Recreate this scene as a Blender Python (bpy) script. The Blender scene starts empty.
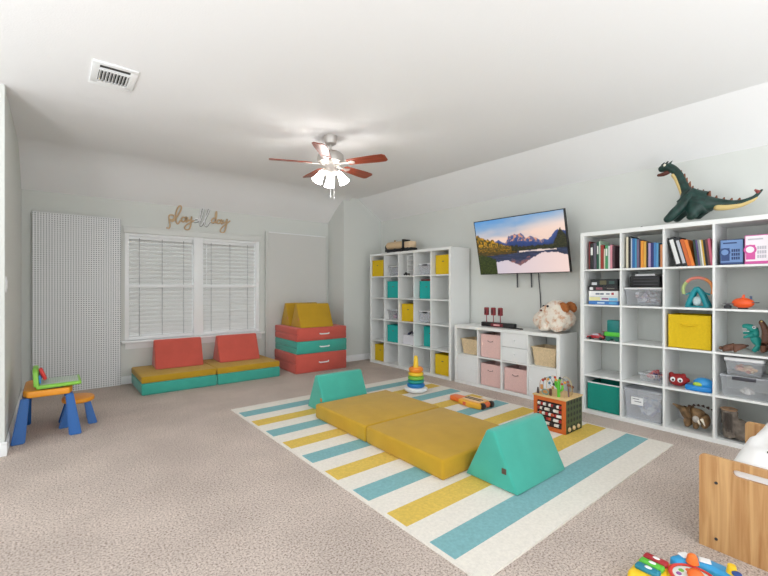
import bpy, bmesh, math, random
from mathutils import Matrix, Vector, noise
random.seed(7)
C = bpy.context.scene.collection
R = math.radians

# ------------------------------------------------------------------ materials
def lin(c):
    out = []
    for v in c:
        v /= 255.0
        out.append(v / 12.92 if v <= 0.04045 else ((v + 0.055) / 1.055) ** 2.4)
    return (out[0], out[1], out[2], 1.0)

def mat(name, col, rough=0.5, metal=0.0, var=0.0, scale=40.0, bump=0.0, bscale=None, sheen=0.0, coat=0.0):
    m = bpy.data.materials.new(name); m.use_nodes = True
    nt = m.node_tree; b = nt.nodes['Principled BSDF']
    b.inputs['Base Color'].default_value = lin(col)
    b.inputs['Roughness'].default_value = rough
    b.inputs['Metallic'].default_value = metal
    if sheen: b.inputs['Sheen Weight'].default_value = sheen
    if coat: b.inputs['Coat Weight'].default_value = coat
    if var or bump:
        tc = nt.nodes.new('ShaderNodeTexCoord')
        n = nt.nodes.new('ShaderNodeTexNoise'); n.inputs['Scale'].default_value = scale; n.inputs['Detail'].default_value = 4
        nt.links.new(tc.outputs['Object'], n.inputs['Vector'])
    if var:
        rp = nt.nodes.new('ShaderNodeValToRGB')
        c = lin(col)
        rp.color_ramp.elements[0].position = 0.3; rp.color_ramp.elements[1].position = 0.7
        rp.color_ramp.elements[0].color = tuple(min(1, v * (1 - var)) for v in c[:3]) + (1,)
        rp.color_ramp.elements[1].color = tuple(min(1, v * (1 + var)) for v in c[:3]) + (1,)
        nt.links.new(n.outputs['Fac'], rp.inputs['Fac']); nt.links.new(rp.outputs['Color'], b.inputs['Base Color'])
    if bump:
        n2 = n
        if bscale:
            n2 = nt.nodes.new('ShaderNodeTexNoise'); n2.inputs['Scale'].default_value = bscale; n2.inputs['Detail'].default_value = 3
            nt.links.new(tc.outputs['Object'], n2.inputs['Vector'])
        bp = nt.nodes.new('ShaderNodeBump'); bp.inputs['Strength'].default_value = bump; bp.inputs['Distance'].default_value = 0.01
        nt.links.new(n2.outputs['Fac'], bp.inputs['Height']); nt.links.new(bp.outputs['Normal'], b.inputs['Normal'])
    return m

_cache = {}
def plain(col, rough=0.45):
    k = (tuple(col), rough)
    if k not in _cache: _cache[k] = mat('plain', col, rough)
    return _cache[k]

def clear_plastic(name, col, clear=0.6):
    m = bpy.data.materials.new(name); m.use_nodes = True
    nt = m.node_tree; b = nt.nodes['Principled BSDF']; out = nt.nodes['Material Output']
    b.inputs['Base Color'].default_value = lin(col); b.inputs['Roughness'].default_value = 0.25
    t = nt.nodes.new('ShaderNodeBsdfTransparent'); mx = nt.nodes.new('ShaderNodeMixShader'); mx.inputs[0].default_value = clear
    nt.links.new(b.outputs[0], mx.inputs[1]); nt.links.new(t.outputs[0], mx.inputs[2]); nt.links.new(mx.outputs[0], out.inputs['Surface'])
    return m

def wood(name, c1, c2, axis='Z', rough=0.4, scale=3.0, stretch=14.0):
    m = bpy.data.materials.new(name); m.use_nodes = True
    nt = m.node_tree; b = nt.nodes['Principled BSDF']; b.inputs['Roughness'].default_value = rough
    tc = nt.nodes.new('ShaderNodeTexCoord'); mp = nt.nodes.new('ShaderNodeMapping')
    s = [stretch] * 3; s['XYZ'.index(axis)] = 0.9
    mp.inputs['Scale'].default_value = s
    n = nt.nodes.new('ShaderNodeTexNoise'); n.inputs['Scale'].default_value = scale; n.inputs['Detail'].default_value = 5; n.inputs['Distortion'].default_value = 0.6
    rp = nt.nodes.new('ShaderNodeValToRGB'); rp.color_ramp.elements[0].position = 0.32; rp.color_ramp.elements[1].position = 0.68
    rp.color_ramp.elements[0].color = lin(c1); rp.color_ramp.elements[1].color = lin(c2)
    L = nt.links.new
    L(tc.outputs['Object'], mp.inputs['Vector']); L(mp.outputs[0], n.inputs['Vector']); L(n.outputs['Fac'], rp.inputs['Fac']); L(rp.outputs[0], b.inputs['Base Color'])
    return m

def glow(name, col, strength):
    m = bpy.data.materials.new(name); m.use_nodes = True
    b = m.node_tree.nodes['Principled BSDF']
    b.inputs['Base Color'].default_value = lin(col); b.inputs['Emission Color'].default_value = lin(col); b.inputs['Emission Strength'].default_value = strength
    return m

def carpet_material():
    m = bpy.data.materials.new('carpet'); m.use_nodes = True
    nt = m.node_tree; b = nt.nodes['Principled BSDF']; b.inputs['Roughness'].default_value = 1.0; b.inputs['Specular IOR Level'].default_value = 0.05
    L = nt.links.new
    tc = nt.nodes.new('ShaderNodeTexCoord')
    n1 = nt.nodes.new('ShaderNodeTexNoise'); n1.inputs['Scale'].default_value = 95; n1.inputs['Detail'].default_value = 4; n1.inputs['Roughness'].default_value = 0.75
    n2 = nt.nodes.new('ShaderNodeTexNoise'); n2.inputs['Scale'].default_value = 2.2; n2.inputs['Detail'].default_value = 3
    L(tc.outputs['Object'], n1.inputs['Vector']); L(tc.outputs['Object'], n2.inputs['Vector'])
    r1 = nt.nodes.new('ShaderNodeValToRGB'); e = r1.color_ramp.elements
    e[0].position = 0.33; e[0].color = lin((120, 102, 92)); e[1].position = 0.68; e[1].color = lin((236, 222, 212))
    x = r1.color_ramp.elements.new(0.5); x.color = lin((208, 193, 183))
    L(n1.outputs['Fac'], r1.inputs['Fac'])
    r2 = nt.nodes.new('ShaderNodeValToRGB'); r2.color_ramp.elements[0].position = 0.35; r2.color_ramp.elements[1].position = 0.65
    r2.color_ramp.elements[0].color = (0.86, 0.86, 0.86, 1); r2.color_ramp.elements[1].color = (1, 1, 1, 1)
    L(n2.outputs['Fac'], r2.inputs['Fac'])
    mx = nt.nodes.new('ShaderNodeMix'); mx.data_type = 'RGBA'; mx.blend_type = 'MULTIPLY'; mx.inputs['Factor'].default_value = 1
    L(r1.outputs[0], mx.inputs['A']); L(r2.outputs[0], mx.inputs['B']); L(mx.outputs['Result'], b.inputs['Base Color'])
    bp = nt.nodes.new('ShaderNodeBump'); bp.inputs['Strength'].default_value = 0.6; bp.inputs['Distance'].default_value = 0.008
    L(n1.outputs['Fac'], bp.inputs['Height']); L(bp.outputs[0], b.inputs['Normal'])
    return m

def dots_material(name, base, dark, pitch, rad, axes='XZ'):
    """a board drilled with a regular grid of small round holes"""
    m = bpy.data.materials.new(name); m.use_nodes = True
    nt = m.node_tree; b = nt.nodes['Principled BSDF']; b.inputs['Roughness'].default_value = 0.55
    L = nt.links.new
    tc = nt.nodes.new('ShaderNodeTexCoord'); sp = nt.nodes.new('ShaderNodeSeparateXYZ'); L(tc.outputs['Object'], sp.inputs[0])
    sq = []
    for ax in axes:
        a = nt.nodes.new('ShaderNodeMath'); a.operation = 'PINGPONG'; a.inputs[1].default_value = pitch / 2
        L(sp.outputs[ax], a.inputs[0])
        p = nt.nodes.new('ShaderNodeMath'); p.operation = 'POWER'; p.inputs[1].default_value = 2; L(a.outputs[0], p.inputs[0]); sq.append(p)
    ad = nt.nodes.new('ShaderNodeMath'); ad.operation = 'ADD'; L(sq[0].outputs[0], ad.inputs[0]); L(sq[1].outputs[0], ad.inputs[1])
    lt = nt.nodes.new('ShaderNodeMath'); lt.operation = 'LESS_THAN'; lt.inputs[1].default_value = rad * rad; L(ad.outputs[0], lt.inputs[0])
    mx = nt.nodes.new('ShaderNodeMix'); mx.data_type = 'RGBA'; mx.inputs['A'].default_value = lin(base); mx.inputs['B'].default_value = lin(dark)
    L(lt.outputs[0], mx.inputs['Factor']); L(mx.outputs['Result'], b.inputs['Base Color'])
    return m

M = {}
M['wall'] = mat('wall_paint', (217, 219, 214), 0.85, bump=0.05, scale=180)
M['ceiling'] = mat('ceiling_paint', (240, 240, 240), 0.9, bump=0.12, scale=90)
M['trim'] = mat('trim_paint', (242, 243, 243), 0.4)
M['carpet'] = carpet_material()
M['shelf'] = mat('white_laminate', (236, 237, 235), 0.35)
M['panel_front'] = mat('white_front', (232, 233, 233), 0.3)
M['teal'] = mat('teal_suede', (62, 168, 150), 0.9, var=0.06, scale=7, bump=0.15, bscale=300, sheen=0.3)
M['gold'] = mat('gold_suede', (188, 147, 26), 0.9, var=0.05, scale=7, bump=0.15, bscale=300, sheen=0.15)
M['red'] = mat('red_suede', (206, 90, 76), 0.9, var=0.05, scale=7, bump=0.15, bscale=300, sheen=0.2)
M['yellow_fabric'] = mat('yellow_bin_fabric', (222, 186, 18), 0.85, var=0.05, scale=60, bump=0.1)
M['teal_fabric'] = mat('teal_bin_fabric', (30, 172, 166), 0.85, var=0.05, scale=60, bump=0.1)
M['green_fabric'] = mat('green_teal_bin_fabric', (14, 142, 126), 0.85, var=0.05, scale=60, bump=0.1)
M['pink_fabric'] = mat('pink_bin_fabric', (226, 188, 182), 0.9, var=0.06, scale=60, bump=0.1)
M['clear'] = clear_plastic('clear_plastic', (232, 235, 240), 0.84)
M['milky'] = clear_plastic('milky_plastic', (240, 243, 250), 0.74)
M['white'] = plain((240, 240, 240)); M['black'] = plain((22, 22, 24)); M['dark'] = plain((48, 48, 52))
M['steel'] = mat('brushed_nickel', (192, 186, 180), 0.35, metal=0.55)
M['blade'] = wood('blade_wood', (112, 42, 20), (150, 64, 34), 'X', 0.35, 3, 16)
M['shade'] = glow('lit_frosted_glass', (255, 252, 248), 17.0)
M['bin_wood'] = wood('bin_wood', (172, 120, 70), (212, 168, 114), 'Z', 0.45, 2.2, 15)
M['pale_wood'] = wood('pale_wood', (205, 170, 112), (224, 192, 138), 'Y', 0.5)
M['wicker'] = mat('wicker', (220, 196, 158), 0.9, var=0.22, scale=90, bump=0.7, bscale=110)

# ------------------------------------------------------------------ mesh builder
class MB:
    def __init__(s): s.bm = bmesh.new()
    def _add(s, t, mi=0, X=None):
        if X is not None: bmesh.ops.transform(t, matrix=X, verts=t.verts)
        for f in t.faces: f.material_index = mi
        me = bpy.data.meshes.new('t'); t.to_mesh(me); t.free(); s.bm.from_mesh(me); bpy.data.meshes.remove(me)
        return s
    def box(s, x0, x1, y0, y1, z0, z1, bev=0.0, seg=2, mi=0, X=None):
        t = bmesh.new(); bmesh.ops.create_cube(t, size=1)
        bmesh.ops.transform(t, matrix=Matrix.Translation(((x0+x1)/2, (y0+y1)/2, (z0+z1)/2)) @ Matrix.Diagonal((abs(x1-x0), abs(y1-y0), abs(z1-z0), 1)), verts=t.verts)
        if bev: bmesh.ops.bevel(t, geom=t.edges[:], offset=bev, segments=seg, profile=0.5, affect='EDGES')
        return s._add(t, mi, X)
    def prism(s, poly, a0, a1, axis='X', bev=0.0, seg=2, mi=0, X=None):
        """poly in the plane across axis: X->(y,z)  Y->(x,z)  Z->(x,y)"""
        t = bmesh.new()
        def P(p, a): return {'X': (a, p[0], p[1]), 'Y': (p[0], a, p[1]), 'Z': (p[0], p[1], a)}[axis]
        v0 = [t.verts.new(P(p, a0)) for p in poly]; v1 = [t.verts.new(P(p, a1)) for p in poly]
        n = len(poly); t.faces.new(v0); t.faces.new(v1[::-1])
        for i in range(n): t.faces.new((v0[i], v1[i], v1[(i+1) % n], v0[(i+1) % n]))
        bmesh.ops.recalc_face_normals(t, faces=t.faces)
        if bev: bmesh.ops.bevel(t, geom=t.edges[:], offset=bev, segments=seg, profile=0.5, affect='EDGES')
        return s._add(t, mi, X)
    def cone(s, p0, p1, r0, r1=None, seg=16, mi=0):
        r1 = r0 if r1 is None else r1
        p0, p1 = Vector(p0), Vector(p1); d = p1 - p0
        t = bmesh.new(); bmesh.ops.create_cone(t, cap_ends=True, segments=seg, radius1=max(r0, 1e-5), radius2=max(r1, 1e-5), depth=d.length)
        q = Vector((0, 0, 1)).rotation_difference(d.normalized()).to_matrix().to_4x4()
        return s._add(t, mi, Matrix.Translation((p0+p1)/2) @ q)
    def ell(s, c, r, seg=20, mi=0, rot=None):
        t = bmesh.new(); bmesh.ops.create_uvsphere(t, u_segments=seg, v_segments=max(8, seg//2), radius=1)
        X = Matrix.Translation(c) @ (rot if rot else Matrix()) @ Matrix.Diagonal((r[0], r[1], r[2], 1))
        return s._add(t, mi, X)
    def lathe(s, prof, c=(0, 0, 0), seg=28, mi=0, X=None):
        t = bmesh.new(); rings = []
        for r, z in prof:
            rings.append([t.verts.new((r*math.cos(2*math.pi*k/seg), r*math.sin(2*math.pi*k/seg), z)) for k in range(seg)])
        for a, b in zip(rings, rings[1:]):
            for k in range(seg): t.faces.new((a[k], a[(k+1) % seg], b[(k+1) % seg], b[k]))
        bmesh.ops.remove_doubles(t, verts=t.verts, dist=1e-6)
        bmesh.ops.recalc_face_normals(t, faces=t.faces)
        return s._add(t, mi, Matrix.Translation(c) @ (X if X else Matrix()))
    def tube(s, pts, rad, seg=8, closed=False, mi=0, smooth=0):
        pts = [Vector(p) for p in pts]
        if smooth:
            o = []; n = len(pts)
            rng = range(n if closed else n-1)
            for i in rng:
                g = lambda j: pts[j % n] if closed else pts[max(0, min(n-1, j))]
                a, b, c, d = g(i-1), g(i), g(i+1), g(i+2)
                for k in range(smooth):
                    u = k/smooth
                    o.append(0.5*((2*b) + (c-a)*u + (2*a-5*b+4*c-d)*u*u + (3*b-a-3*c+d)*u**3))
            if not closed: o.append(pts[-1])
            pts = o
        n = len(pts); t = bmesh.new(); rings = []; up = None
        for i, p in enumerate(pts):
            if closed: d = pts[(i+1) % n] - pts[i-1]
            else: d = pts[min(i+1, n-1)] - pts[max(i-1, 0)]
            if d.length < 1e-9: d = Vector((0, 0, 1))
            d.normalize()
            if up is None:
                up = Vector((0, 0, 1)) if abs(d.z) < 0.9 else Vector((1, 0, 0))
            up = (up - d*up.dot(d)); up = up.normalized() if up.length > 1e-6 else d.orthogonal().normalized()
            sd = d.cross(up)
            r = rad[i*len(rad)//n] if isinstance(rad, (list, tuple)) else rad
            rings.append([t.verts.new(p + (up*math.cos(2*math.pi*k/seg) + sd*math.sin(2*math.pi*k/seg))*r) for k in range(seg)])
        for i in range(n if closed else n-1):
            a, b = rings[i], rings[(i+1) % n]
            for k in range(seg): t.faces.new((a[k], a[(k+1) % seg], b[(k+1) % seg], b[k]))
        if not closed: t.faces.new(rings[0][::-1]); t.faces.new(rings[-1])
        bmesh.ops.recalc_face_normals(t, faces=t.faces)
        return s._add(t, mi)
    def xform(s, X): bmesh.ops.transform(s.bm, matrix=X, verts=s.bm.verts); return s
    def build(s, name, m, parent=None, sharp=35, loc=None):
        me = bpy.data.meshes.new(name); s.bm.to_mesh(me); s.bm.free()
        for x in (m if isinstance(m, (list, tuple)) else [m]): me.materials.append(x)
        for p in me.polygons: p.use_smooth = True
        me.set_sharp_from_angle(angle=R(sharp))
        o = bpy.data.objects.new(name, me); C.objects.link(o)
        if parent: o.parent = parent
        if loc: o.location = loc
        return o

def tag(o, label, cat, group=None, kind=None):
    o['label'] = label; o['category'] = cat
    if group: o['group'] = group
    if kind: o['kind'] = kind
    return o
def thing(name, label, cat, loc=(0, 0, 0), rz=0.0, group=None, rx=0.0):
    o = bpy.data.objects.new(name, None); C.objects.link(o); o.empty_display_size = 0.05
    o.location = loc; o.rotation_euler = (rx, 0, rz)
    return tag(o, label, cat, group)
def struct(o): o['kind'] = 'structure'; return o
def dup(root, loc, label, rz=None, group=None):
    def rec(o, par):
        c = o.copy(); C.objects.link(c)
        if par: c.parent = par
        for ch in list(o.children): rec(ch, c)
        return c
    c = rec(root, None); c.location = loc; c['label'] = label
    if rz is not None: c.rotation_euler = (0, 0, rz)
    if group: c['group'] = group
    return c
def skin(name, nodes, edges, m, parent, sub=2, mods=()):
    """one continuous body grown round a skeleton: nodes = [(x,y,z,r) or (x,y,z,rx,ry)]"""
    me = bpy.data.meshes.new(name); me.from_pydata([n[:3] for n in nodes], edges, []); me.update()
    o = bpy.data.objects.new(name, me); C.objects.link(o)
    if parent: o.parent = parent
    md = o.modifiers.new('Skin', 'SKIN'); md.use_smooth_shade = True; md.branch_smoothing = 0.3
    for i, v in enumerate(me.skin_vertices[0].data):
        r = nodes[i]; v.radius = (r[3], r[4] if len(r) > 4 else r[3]); v.use_root = (i == 0)
    s = o.modifiers.new('Sub', 'SUBSURF'); s.levels = sub; s.render_levels = sub
    me.materials.append(m)
    return o
def fuse(o, voxel, disp=0.0, dscale=0.05, smooth=4):
    r = o.modifiers.new('Remesh', 'REMESH'); r.mode = 'VOXEL'; r.voxel_size = voxel; r.use_smooth_shade = True
    s = o.modifiers.new('Smooth', 'SMOOTH'); s.iterations = smooth; s.factor = 0.6
    if disp:
        t = bpy.data.textures.new('fluff', 'CLOUDS'); t.noise_scale = dscale
        d = o.modifiers.new('Disp', 'DISPLACE'); d.texture = t; d.strength = disp; d.mid_level = 0.5
    return o

# ------------------------------------------------------------------ room shell
XL, YB, XR = -0.283, 6.30, 4.62      # left wall, window wall, right wall
ZC, YF, XF = 2.79, 5.80, 4.12       # flat ceiling, folds of the two sloped strips
ZB, ZR = 2.40, 2.45
YN, XN = 5.80, 3.81                 # corner of the box-out right of the window
X0, Y0 = -3.2, -2.6                 # the room runs on behind the camera

struct(MB().box(X0, XR+0.12, Y0, YB+0.12, -0.1, 0).build('floor', M['carpet']))
c = MB()
c.box(X0, XF, Y0, YF-0.28, ZC, ZC+0.1).box(XN+0.1, XF, YF-0.28, YF+0.1, ZC, ZC+0.1)
c.prism([(XF, ZC), (XR+0.2, ZR-(ZC-ZR)*0.4), (XR+0.2, ZR-(ZC-ZR)*0.4+0.13), (XF, ZC+0.1)], Y0, YN+0.3, 'Y')
c.box(X0, XF, YF-0.3, YB+0.2, ZC+0.01, ZC+0.1)
cove = []                                 # the back fold is eased into a soft curve
for k in range(13):
    u = k/12; p0, p1, p2 = (YF-0.28, ZC), (YF, ZC), (YF+0.24, ZC-0.24*(ZC-ZB)/(YB-YF))
    cove.append(((1-u)**2*p0[0]+2*u*(1-u)*p1[0]+u*u*p2[0], (1-u)**2*p0[1]+2*u*(1-u)*p1[1]+u*u*p2[1]))
c.prism(cove + [(YB+0.2, ZB-(ZC-ZB)*0.4), (YB+0.2, ZC+0.02), (YF-0.28, ZC+0.02)], X0, XN+0.1, 'X')
struct(c.build('ceiling', M['ceiling'], sharp=10))
WX0, WX1, WZ0, WZ1 = 0.73, 2.55, 0.565, 1.985     # window opening
w = MB()
w.box(XL-0.12, WX0, YB, YB+0.12, 0, 2.6); w.box(WX1, XN, YB, YB+0.12, 0, 2.6)
w.box(WX0, WX1, YB, YB+0.12, 0, WZ0); w.box(WX0, WX1, YB, YB+0.12, WZ1, 2.6)
struct(w.build('wall_back', M['wall']))
struct(MB().box(XN, XR, YN, YB+0.12, 0, 3.0).build('wall_niche', M['wall']))
struct(MB().box(XR, XR+0.12, Y0, YB+0.12, 0, 2.7).build('wall_right', M['wall']))
struct(MB().box(XL-0.12, XL, 4.19, YB+0.12, 0, 2.95).build('wall_left', M['wall']))
struct(MB().box(X0, XL-0.12, 4.19, 4.31, 0, 2.95).build('wall_front_left', M['wall']))
def base(name, x0, x1, y0, y1):
    b = MB().box(x0, x1, y0, y1, 0, 0.085, 0.003).box(x0+0.003*(x1-x0 < 0.05), x1-0.004*(x1-x0 < 0.05), y0+0.003*(y1-y0 < 0.05), y1, 0.085, 0.105, 0.003)
    struct(b.build(name, M['trim']))
base('baseboard_back', XL+0.014, XN-0.014, YB-0.014, YB)
base('baseboard_left', XL, XL+0.014, 4.19, YB-0.014)
base('baseboard_front_left', X0, XL+0.014, 4.176, 4.19)
base('baseboard_niche_side', XN-0.014, XN, YN-0.014, YB)
base('baseboard_niche', XN, XR, YN-0.014, YN)
base('baseboard_right', XR-0.014, XR, Y0, YN-0.014)

# window: head casing, frame with a middle post, two sashes each side, sill and apron
win = struct(MB().box(WX0, WX1, YB+0.06, YB+0.11, WZ0, WZ0+0.05).box(WX0, WX1, YB+0.02, YB+0.11, WZ1-0.035, WZ1)
    .box(WX0, WX0+0.05, YB+0.01, YB+0.11, WZ0, WZ1, 0.004).box(WX1-0.05, WX1, YB+0.01, YB+0.11, WZ0, WZ1, 0.004)
    .box(1.575, 1.705, YB+0.005, YB+0.11, WZ0, WZ1, 0.005).build('window_1', M['trim']))
MB().box(0.715, 2.57, YB-0.016, YB, 1.985, 2.07, 0.004).box(0.71, 2.575, YB-0.022, YB, 2.06, 2.076, 0.003).build('head_casing', plain((222, 223, 219), 0.5), win)
MB().box(0.685, 2.62, YB-0.055, YB+0.06, 0.535, 0.565, 0.006).build('window_sill', M['trim'], win)
MB().prism([(YB, 0.455), (YB-0.014, 0.455), (YB-0.034, 0.534), (YB, 0.534)], 0.735, 2.575, 'X').build('apron', M['trim'], win)
glass = clear_plastic('window_glass', (235, 240, 245), 0.9)
for (a, b) in ((WX0+0.05, 1.575), (1.705, WX1-0.05)):
    MB().box(a, b, YB+0.012, YB+0.05, 1.262, 1.302, 0.004).box(a, b, YB+0.012, YB+0.05, WZ0, WZ0+0.045, 0.004).build('meeting_rail', M['trim'], win)
    MB().box(a, b, YB+0.1, YB+0.106, WZ0, WZ1).build('pane', glass, win)
slat_m = mat('blind_slat', (212, 211, 208), 0.5)
cord_m = plain((150, 150, 150), 0.8)
for k, (a, b) in enumerate(((WX0+0.052, 1.573), (1.707, WX1-0.052))):
    bl = thing('window_blind', ['white slatted blind in the left half of the window', 'white slatted blind in the right half of the window'][k], 'blind', ((a+b)/2, YB+0.075, WZ0), group='white window blinds')
    hw = (b-a)/2 - 0.004
    MB().box(-hw, hw, -0.02, 0.02, 1.345, 1.385, 0.003).build('headrail', M['trim'], bl)
    s = MB(); n = 24
    for i in range(n):
        z = 0.07 + i*(1.27/(n-1))
        s.box(-hw, hw, -0.031, 0.031, -0.0013, 0.0013, X=Matrix.Translation((0, 0, z)) @ Matrix.Rotation(R(52), 4, 'X'))
    s.build('slats', slat_m, bl)
    MB().box(-hw, hw, -0.018, 0.018, 0.047, 0.062, 0.003).build('bottom_rail', M['trim'], bl)
    for x in (-hw*0.7, 0, hw*0.7):
        MB().tube([(x, -0.024, 0.05), (x, -0.024, 1.36)], 0.0035, 6).build('ladder_cord', cord_m, bl)
MB().tube([(-hw+0.05, -0.035, 1.34), (-hw+0.05, -0.037, 0.75)], 0.004, 6).build('tilt_wand', M['trim'], bl)
# neighbouring house seen between the slats
sid = MB()
for i in range(22): sid.prism([(9.5, i*0.18), (9.47, i*0.18), (9.495, i*0.18+0.18), (9.5, i*0.18+0.18)], -6, 9, 'X')
tag(sid.build('exterior_siding', mat('siding', (150, 146, 138), 0.8)), 'beige clapboard house side seen between the window blind slats', 'house')

# ------------------------------------------------------------------ things fixed to the walls and ceiling
peg_m = dots_material('pegboard', (234, 235, 235), (100, 101, 108), 0.0254, 0.0060)
t = thing('pegboard', 'tall white perforated pegboard standing against the wall left of the window', 'pegboard', (-0.187, 6.25, 0))
MB().box(0, 0.867, 0, 0.006, 0.002, 2.15).build('board', peg_m, t)
MB().box(0.0, 0.03, 0.006, 0.034, 0.002, 2.15).box(0.837, 0.867, 0.006, 0.034, 0.002, 2.15).box(0.03, 0.837, 0.006, 0.034, 2.12, 2.15).box(0.03, 0.837, 0.006, 0.034, 0.11, 0.14).build('batten', plain((140, 140, 132), 0.7), t)
t = thing('wall_panel', 'tall plain grey panel with pale edge strips against the wall right of the window', 'panel', (2.63, 6.25, 0))
MB().box(0.05, 1.10, 0, 0.008, 0.002, 2.14).build('board', mat('grey_panel', (212, 211, 207), 0.7), t)
MB().box(0, 0.05, -0.004, 0.034, 0.002, 2.155, 0.002).build('edge_strip', plain((208, 208, 203), 0.6), t)
MB().box(1.10, 1.112, -0.004, 0.034, 0.002, 2.155, 0.002).build('edge_strip', plain((208, 208, 203), 0.6), t)
MB().box(0.05, 1.10, -0.004, 0.034, 2.14, 2.155, 0.002).build('edge_strip', M['trim'], t)

WORDS = {
'play': [[(1.217,2.094),(1.24,2.078),(1.261,2.116),(1.253,2.188),(1.25,2.25),(1.269,2.27),(1.31,2.266),(1.315,2.23),(1.286,2.204),(1.256,2.211)],
 [(1.253,2.2),(1.294,2.183),(1.335,2.232),(1.382,2.31),(1.407,2.377),(1.397,2.412),(1.372,2.395),(1.343,2.324),(1.335,2.232),(1.343,2.17),(1.365,2.157),(1.393,2.202),(1.415,2.215)],
 [(1.461,2.251),(1.432,2.255),(1.41,2.227),(1.415,2.195),(1.439,2.192),(1.461,2.227),(1.468,2.268),(1.463,2.210),(1.476,2.192),(1.496,2.23)],
 [(1.493,2.262),(1.49,2.225),(1.507,2.212),(1.535,2.248),(1.542,2.276),(1.535,2.207),(1.524,2.132),(1.504,2.089),(1.469,2.085),(1.449,2.103),(1.461,2.135),(1.504,2.171),(1.555,2.209),(1.575,2.225)]],
'all': [[(1.634,2.245),(1.599,2.251),(1.569,2.229),(1.576,2.206),(1.608,2.209),(1.632,2.239),(1.64,2.251),(1.64,2.218),(1.664,2.229)],
 [(1.643,2.208),(1.67,2.268),(1.696,2.355),(1.7,2.412),(1.675,2.4),(1.657,2.323),(1.647,2.228),(1.654,2.166),(1.675,2.165),(1.7,2.214)],
 [(1.7,2.214),(1.732,2.274),(1.769,2.364),(1.783,2.413),(1.76,2.41),(1.729,2.321),(1.718,2.216),(1.729,2.16),(1.754,2.168),(1.783,2.217),(1.816,2.235)]],
'day': [[(1.879,2.284),(1.846,2.286),(1.814,2.254),(1.816,2.22),(1.842,2.215),(1.868,2.251),(1.884,2.32),(1.886,2.385),(1.872,2.36),(1.868,2.29),(1.870,2.225),(1.894,2.225)],
 [(1.944,2.264),(1.916,2.269),(1.894,2.243),(1.898,2.217),(1.924,2.219),(1.946,2.248),(1.956,2.282),(1.951,2.228),(1.965,2.214),(1.984,2.248)],
 [(1.982,2.275),(1.977,2.24),(1.999,2.23),(2.03,2.265),(2.041,2.293),(2.03,2.222),(2.015,2.138),(1.992,2.089),(1.958,2.085),(1.939,2.108),(1.958,2.149),(2.011,2.206),(2.084,2.27)]]}
t = thing('wall_sign', 'script sign reading play all day above the window', 'sign', (1.2, YB, 2.08))
for k, st in WORDS.items():
    m = MB()
    for L in st: m.tube([(x-1.2, -0.016, z-2.08) for x, z in L], 0.0105 if k != 'all' else 0.0075, 6, smooth=5)
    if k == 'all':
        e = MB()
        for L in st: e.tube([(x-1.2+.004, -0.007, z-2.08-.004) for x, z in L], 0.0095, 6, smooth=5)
        e.build('word_shadow', plain((112, 110, 108)), t)  # grey offset strokes stand in for the shadow edge of the white letters
    m.build('word', plain((206, 176, 138), 0.6) if k != 'all' else M['white'], t)['label'] = ('tan wooden word ' if k != 'all' else 'white word ') + k
t = thing('light_switch', 'white wall switch plate on the left wall', 'switch', (XL, 4.27, 1.29))
MB().box(0, 0.006, -0.036, 0.036, -0.06, 0.06, 0.002).build('plate', M['trim'], t)
MB().box(0.006, 0.011, -0.016, 0.016, -0.032, 0.032, 0.002).build('rocker', M['white'], t)
t = thing('ceiling_vent', 'white louvred air vent in the ceiling', 'vent', (0.34, 3.53, ZC))
MB().box(-0.135, 0.135, 0.155, 0.195, -0.012, 0, 0.003).box(-0.135, 0.135, -0.195, -0.155, -0.012, 0, 0.003).box(-0.135, -0.09, -0.155, 0.155, -0.012, 0, 0.003).box(0.09, 0.135, -0.155, 0.155, -0.012, 0, 0.003).build('frame', M['trim'], t)
MB().box(-0.09, 0.09, -0.155, 0.155, -0.003, -0.001).build('duct', plain((60, 58, 56), 0.9), t)
s = MB()
for i in range(9): s.box(-0.0012, 0.0012, -0.085, 0.10, -0.012, 0.012, X=Matrix.Translation((-0.08+i*0.02, 0, -0.012)) @ Matrix.Rotation(R(35), 4, 'Y'))
s.box(-0.09, 0.09, -0.105, -0.085, -0.016, -0.003).box(-0.09, 0.09, 0.10, 0.155, -0.016, -0.003)
s.build('louvres', M['trim'], t)

# ceiling fan
FX, FY = 2.181, 3.561
fan = thing('ceiling_fan', 'nickel ceiling fan with red brown blades and lit frosted shades', 'ceiling fan', (FX, FY, ZC))
MB().lathe([(0, 0), (0.07, 0), (0.068, -0.03), (0.055, -0.075), (0.03, -0.09), (0, -0.09)]).build('canopy', M['steel'], fan)
MB().cone((0, 0, -0.08), (0, 0, -0.17), 0.012).build('downrod', M['steel'], fan)
MB().lathe([(0, -0.15), (0.05, -0.15), (0.10, -0.165), (0.13, -0.19), (0.135, -0.235), (0.125, -0.265), (0.09, -0.285), (0.06, -0.295), (0.06, -0.335), (0.075, -0.35), (0.075, -0.37), (0.04, -0.395), (0, -0.40)]).build('motor_housing', M['steel'], fan)
camdir = math.atan2(-FY, -FX)          # bearing from the fan to the camera
for k in range(5):
    a = camdir - R(10) + R(72)*k
    X = Matrix.Rotation(a, 4, 'Z') @ Matrix.Translation((0, 0, -0.278)) @ Matrix.Rotation(R(-12), 4, 'X')
    b = MB()
    poly = [(0.20, -0.050), (0.50, -0.068), (0.575, -0.066), (0.60, -0.045), (0.60, 0.045), (0.575, 0.066), (0.50, 0.068), (0.20, 0.050), (0.185, 0.03), (0.185, -0.03)]
    b.prism(poly, -0.004, 0.004, 'Z', 0.0015, 1)
    bo = b.build('blade', M['blade'], fan); bo.matrix_local = X
    ir = MB().prism([(0.10, -0.018), (0.19, -0.012), (0.25, -0.035), (0.27, 0), (0.25, 0.035), (0.19, 0.012), (0.10, 0.018)], -0.010, -0.004, 'Z', 0.001, 1).build('blade_bracket', M['steel'], bo)
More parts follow.
